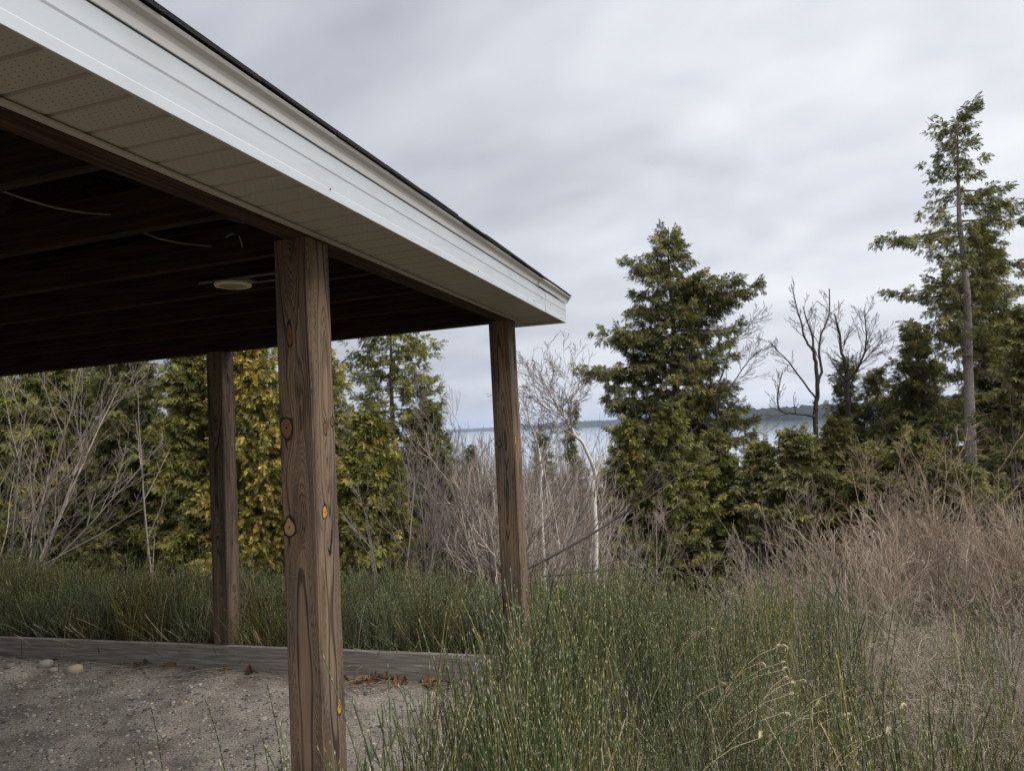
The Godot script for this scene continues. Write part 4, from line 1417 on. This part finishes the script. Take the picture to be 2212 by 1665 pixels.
	for k in 720:
		var px := rng.randf_range(780, 2300)
		var dep := 9.0 + 40.0 * pow(rng.randf(), 2.0)
		if (px < 960 and dep < 12.0) or (px > 1120 and px < 1320 and dep < 10.5) or (px > 1290 and px < 1600 and dep < 17.5) or (px >= 1600 and dep < (12.5 if px < 1690 else 17.5)):
			continue
		var p := at(px, 1100, dep)
		p.y = ground(p.x, p.z) - 0.05
		var i := rng.randi() % 4
		var crest := at(px, (930.0 if px < 1620 else 975.0) + 60.0 * noise.get_noise_1d(px * 0.4) + 150.0 * pow(rng.randf(), 1.6), dep).y
		if crest - p.y < 0.5:
			continue
		var s := clampf((crest - p.y) / 1.35, 0.4, 6.0)
		var wide := minf(s, 1.2 + 0.25 * s)
		bs[i].append(Transform3D(Basis(Vector3.UP, rng.randf() * TAU).scaled(Vector3(wide, s, wide)), p))
		bt[i].append(mauves[rng.randi() % 4] * rng.randf_range(0.5, 1.5))
	var sb := thing("slope_brush", "grey mauve leafless brush covering the slope down to the lake", "brush", Vector3.ZERO, "", "stuff")
	for k in 4:
		scatter("stems", bp[k], M.dry, bs[k], bt[k], sb)

# ---------------------------------------------------------------- stones, leaves, seed heads
func stone_mesh(seed_: int) -> ArrayMesh:
	var f := FastNoiseLite.new()
	f.seed = seed_
	f.frequency = 0.9
	var mb := MB.new()
	var rows := 7
	var cols := 10
	for j in rows + 1:
		for i in cols + 1:
			var th := PI * j / rows
			var ph := TAU * (i % cols) / cols
			var d := Vector3(sin(th) * cos(ph), cos(th), sin(th) * sin(ph))
			var q := d * (1.0 + 0.38 * f.get_noise_3dv(d * 1.2) + 0.12 * f.get_noise_3dv(d * 4.0))
			mb.vert(Vector3(q.x, q.y * 0.6, q.z), Vector3(d.x, d.y * 1.4, d.z).normalized(), Color.WHITE, Vector2.ZERO)
	for j in rows:
		for i in cols:
			var a := j * (cols + 1) + i
			var b := a + cols + 1
			mb.ix.append_array(PackedInt32Array([a, b, b + 1, a, b + 1, a + 1]))
	return mb.mesh()

func sand_y(p: Vector3) -> float:
	var a := p.dot(eave_dir)
	var b := p.dot(out_dir)
	var lip := AC + 0.045 - 0.028 * (B0 - b)
	return noise.get_noise_2d(p.x * 22.0, p.z * 22.0) * 0.016 + noise.get_noise_2d(p.x * 90.0, p.z * 90.0) * 0.009 + 0.03 * smoothstep(0.25, 0.0, lip - a) - 0.14 * smoothstep(0.15, 0.55, b - B0)

func build_small_things() -> void:
	var shapes := []
	for k in 5:
		shapes.append(stone_mesh(200 + k))
	var tones := [Color(0.46, 0.43, 0.39), Color(0.30, 0.285, 0.27), Color(0.50, 0.44, 0.34), Color(0.22, 0.20, 0.19), Color(0.38, 0.32, 0.27), Color(0.13, 0.125, 0.13)]
	# loose gravel over the sand
	for k in 3:
		var gv := []
		var gc := PackedColorArray()
		for i in 8500:
			var a := rng.randf_range(2.2, 4.2)
			var b := rng.randf_range(B0 - 5.8, B0 + 0.3)
			var p := pav(a, b, 0)
			if a > AC + 0.02 - 0.028 * (B0 - b) or not in_frame(p):
				continue
			p.y = sand_y(p)
			var s := 0.0026 + 0.0125 * pow(rng.randf(), 6.0)
			gv.append(Transform3D(Basis(Vector3.UP, rng.randf() * TAU).scaled(Vector3(s, s, s * rng.randf_range(0.7, 1.3))), p))
			gc.append(tones[[0, 1, 1, 2, 3, 4, 4, 3, 5][rng.randi() % 9]] * rng.randf_range(0.7, 1.15))
		var g := scatter("gravel", shapes[k], M.stone, gv, gc, self)
		tag(g, ["fine mixed gravel strewn over the sand", "coarse pale grit strewn over the sand", "small dark and pale grit on the sand"][k], "gravel", "", "stuff")
	# single stones: [picture column, row, radius, tone, label]
	var single := [[98, 1437, 0.055, 0, "pale grey rock lying against the weathered board"], [20, 1440, 0.035, 1, "grey rock beside the pale rock at the board"], [115, 1446, 0.03, 0, "small whitish rock right of the pale rock"], [160, 1448, 0.06, 2, "flat tan rock in the sand near the board"],
		[416, 1444, 0.028, 3, "rounded brown stone left of the back post"], [465, 1446, 0.026, 1, "grey stone at the foot of the back post"], [492, 1447, 0.034, 2, "greenish tan stone under the metal bracket"], [568, 1548, 0.024, 0, "oval whitish pebble alone on the open sand"], [580, 1589, 0.017, 3, "small brown pebble near the front post"],
		[932, 1498, 0.026, 2, "tan pebble of the pair by the horsetail stems"], [945, 1506, 0.024, 0, "pale pebble of the pair by the horsetail stems"], [828, 1562, 0.03, 3, "brown pebble right of the front post"], [1000, 1480, 0.028, 1, "grey pebble at the edge of the horsetails"]]
	for e in single:
		var p := on_level(e[0], e[1], 0.015)
		p.y = sand_y(p) + e[2] * 0.12
		var s := part("stone", shapes[rng.randi() % 5], null, self)
		var m: StandardMaterial3D = M.stone.duplicate()
		m.vertex_color_use_as_albedo = false
		m.albedo_color = tones[e[3]].linear_to_srgb()
		s.material_override = m
		s.position = p
		s.scale = Vector3.ONE * e[2]
		s.rotation.y = rng.randf() * TAU
		tag(s, e[4], "stone")
	for k in 60:
		var p := pav(rng.randf_range(2.7, 4.15), rng.randf_range(B0 - 4.6, B0 + 0.2), 0)
		if not in_frame(p, 1.0):
			continue
		p.y = sand_y(p)
		var r := rng.randf_range(0.008, 0.017)
		var s := part("pebble", shapes[rng.randi() % 5], null, self)
		var key := "pebble%d" % (rng.randi() % 5)
		if not M.has(key):
			M[key] = M.stone.duplicate()
			M[key].vertex_color_use_as_albedo = false
			M[key].albedo_color = tones[int(key.right(1))].linear_to_srgb()
		s.material_override = M[key]
		s.position = p
		s.scale = Vector3.ONE * r
		s.rotation.y = rng.randf() * TAU
		tag(s, "small pebble lying loose on the sand", "pebble", "small pebbles on the sand")
	# fallen leaves against the board
	var lm := []
	for k in 3:
		var mb := MB.new()
		var r := RandomNumberGenerator.new()
		r.seed = 300 + k
		var edge := []
		for i in 11:
			var t := i / 10.0
			edge.append(0.022 * sin(t * PI) * (0.65 + 0.5 * r.randf()))
		for i in 10:
			var t0 := i / 10.0
			var t1 := (i + 1) / 10.0
			for sd in [-1.0, 1.0]:
				var c0 := Vector3(t0 * 0.08 - 0.04, 0.018 * sin(t0 * 5.0 + k), 0)
				var c1 := Vector3(t1 * 0.08 - 0.04, 0.018 * sin(t1 * 5.0 + k), 0)
				mb.quad(c0, c1, c1 + Vector3(0, 0.014 + 0.01 * r.randf(), sd * edge[i + 1]), c0 + Vector3(0, 0.014, sd * edge[i]))
		lm.append(mb.mesh())
	var leaf_mats := [plain("brown leaf", lin(0.22, 0.10, 0.05), 0.8), plain("tan leaf", lin(0.34, 0.21, 0.11), 0.8), plain("dark leaf", lin(0.12, 0.06, 0.04), 0.8)]
	for k in 34:
		var px := rng.randf_range(770, 1010) if k < 28 else rng.randf_range(10, 560)
		var b := B0
		var p := on_level(px, 1450, 0.03)
		b = p.dot(out_dir)
		p = pav(AC + 0.02 - 0.028 * (B0 - b) - absf(rng.randfn(0, 0.06)), b, 0)
		p.y = sand_y(p) + 0.012
		var s := part("dry_leaf", lm[k % 3], leaf_mats[rng.randi() % 3], self)
		s.position = p
		s.rotation = Vector3(rng.randfn(0, 0.5), rng.randf() * TAU, rng.randfn(0, 0.5))
		s.scale = Vector3.ONE * rng.randf_range(0.7, 1.2)
		tag(s, "curled brown dead leaf lying against the weathered board", "leaf", "dead leaves along the board")
	# straw lying along the board
	var sm := MB.new()
	var stw := []
	sm.tube(PackedVector3Array([Vector3(-0.12, 0, 0), Vector3(0, 0.012, 0.01), Vector3(0.12, 0, -0.005)]), PackedFloat32Array([0.0016, 0.002, 0.0012]), 4, PackedColorArray([Color(0.36, 0.31, 0.24)]))
	for k in 260:
		var b := B0 - 5.6 * rng.randf() - 0.05
		var p := pav(AC + 0.01 - 0.028 * (B0 - b) - absf(rng.randfn(0, 0.09)), b, 0)
		p.y = sand_y(p) + 0.006
		stw.append(Transform3D(Basis(Vector3.UP, -TH + rng.randfn(0, 0.5)).rotated(Vector3.FORWARD, rng.randfn(0, 0.06)).scaled(Vector3.ONE * rng.randf_range(0.5, 1.3)), p))
	tag(scatter("straw_litter", sm.mesh(), M.dry, stw, PackedColorArray(), self), "dry straw lying along the foot of the board", "straw", "", "stuff")
	# single horsetail stems standing clear on the sand
	for e in [[885, 2130, 2258, -0.05], [470, 2060, 2280, -0.12], [655, 2040, 2290, -0.2], [740, 2250, 2260, -0.03], [780, 2170, 2270, -0.1], [820, 2000, 2270, -0.12], [420, 2170, 2270, -0.15], [395, 2200, 2300, -0.05], [970, 2110, 2290, 0.02], [960, 1870, 2290, 0.02]]:
		var px: float = e[0] * 0.7373 if e[0] < 985 else e[0]
		var foot := on_level(px + 6.0, minf(e[2] * 0.7373, 1720.0), 0.0)
		var tip := at(px, e[1] * 0.7373, (foot - EYE).dot(cam_f))
		var hgt := maxf(tip.y + 0.02, 0.18)
		var mb := MB.new()
		var pts := PackedVector3Array()
		var rr := PackedFloat32Array()
		var cc := PackedColorArray()
		var y := 0.0
		while y < hgt:
			for q in [[0.0, 1.0, 0], [0.037, 1.0, 0], [0.038, 1.3, 1], [0.044, 1.3, 1]]:
				var t: float = (y + q[0]) / hgt
				pts.append(Vector3(e[3] * hgt * (0.4 * t + 0.6 * t * t), y + q[0] - 0.02, 0.05 * t * t * hgt))
				rr.append(0.0034 * q[1] * (1.0 - 0.35 * t))
				cc.append(Color(0.30, 0.28, 0.2) if q[2] else Color(0.05, 0.07, 0.03))
			y += 0.045
		mb.tube(pts, rr, 5, cc)
		var s := part("horsetail_stem", mb.mesh(), M.stem, self)
		s.position = Vector3(foot.x, sand_y(foot) - 0.02, foot.z)
		tag(s, "single jointed horsetail stem standing clear on the open sand", "horsetail", "lone horsetail stems on the sand")
	# bristly seed heads
	var fox := [[1690, 1392, 1], [1676, 1399, 1], [1645, 1430, 0], [1688, 1431, 1], [1690, 1447, 1], [1690, 1467, 0], [1705, 1474, 0], [1733, 1467, 0], [1408, 1323, 0], [1533, 1357, 0], [1525, 1355, 0], [1790, 1500, 0], [1762, 1525, 0], [1795, 1530, 0], [1828, 1542, 0], [1870, 1590, 0], [1945, 1527, 1], [1915, 1583, 1], [1690, 1540, 0], [1705, 1500, 0], [1640, 1595, 0], [1555, 1480, 0]]
	var hm := []
	for k in 3:
		var mb := MB.new()
		var r := RandomNumberGenerator.new()
		r.seed = 500 + k
		var pts := PackedVector3Array()
		var rr := PackedFloat32Array()
		for i in 8:
			var t := i / 7.0
			pts.append(Vector3(0.03 * t, 0.008 * sin(t * 2.4), 0))
			rr.append(0.0052 * pow(sin(PI * clampf(t * 0.94 + 0.04, 0.0, 1.0)), 0.6))
		mb.tube(pts, rr, 7, PackedColorArray([Color(0.34, 0.28, 0.18)]))
		for i in 70:
			var t := r.randf()
			var c := Vector3(0.03 * t, 0.008 * sin(t * 2.4), 0)
			var ph := r.randf() * TAU
			var d := Vector3(0.7, cos(ph), sin(ph)).normalized()
			var w := d.cross(Vector3(0.2, 0.5, 0.7)).normalized() * 0.0005
			mb.tri(c + d * 0.003 - w, c + d * 0.003 + w, c + d * 0.0125, Color(0.44, 0.37, 0.25))
		hm.append(mb.mesh())
	for e in fox:
		var dep := (on_level(e[0], e[1], 0.60 + 0.05 * rng.randf()) - EYE).dot(cam_f)
		var tip := at(e[0], e[1], dep)
		var left := 0.18 + 0.25 * rng.randf()
		var foot := Vector3(tip.x - left, 0, tip.z + rng.randfn(0, 0.05))
		foot.y = ground(foot.x, foot.z) - 0.02
		var t := thing("foxtail_grass", "pale bristly seed head on a bent straw stalk" if e[2] == 0 else "pale bristly seed head of the arching straw tuft", "grass stalk", foot, "bristly seed heads in the field" if e[2] == 0 else "seed heads of the arching tuft")
		var loc := tip - foot
		var pts := PackedVector3Array()
		var rr := PackedFloat32Array()
		for i in 9:
			var u := i / 8.0
			pts.append(Vector3(loc.x * pow(u, 1.9), loc.y * (1.0 - pow(1.0 - u, 1.5)), loc.z * u))
			rr.append(0.0017 - 0.0008 * u)
		var sb := MB.new()
		sb.tube(pts, rr, 4, PackedColorArray([Color(0.40, 0.34, 0.22)]))
		part("stalk", sb.mesh(), M.dry, t)
		var hd := part("seed_head", hm[rng.randi() % 3], M.dry, t)
		hd.position = loc
		hd.scale = Vector3.ONE * rng.randf_range(0.6, 1.0)
		hd.rotation = Vector3(0, rng.randfn(0, 0.7), rng.randf_range(-0.9, 0.5))
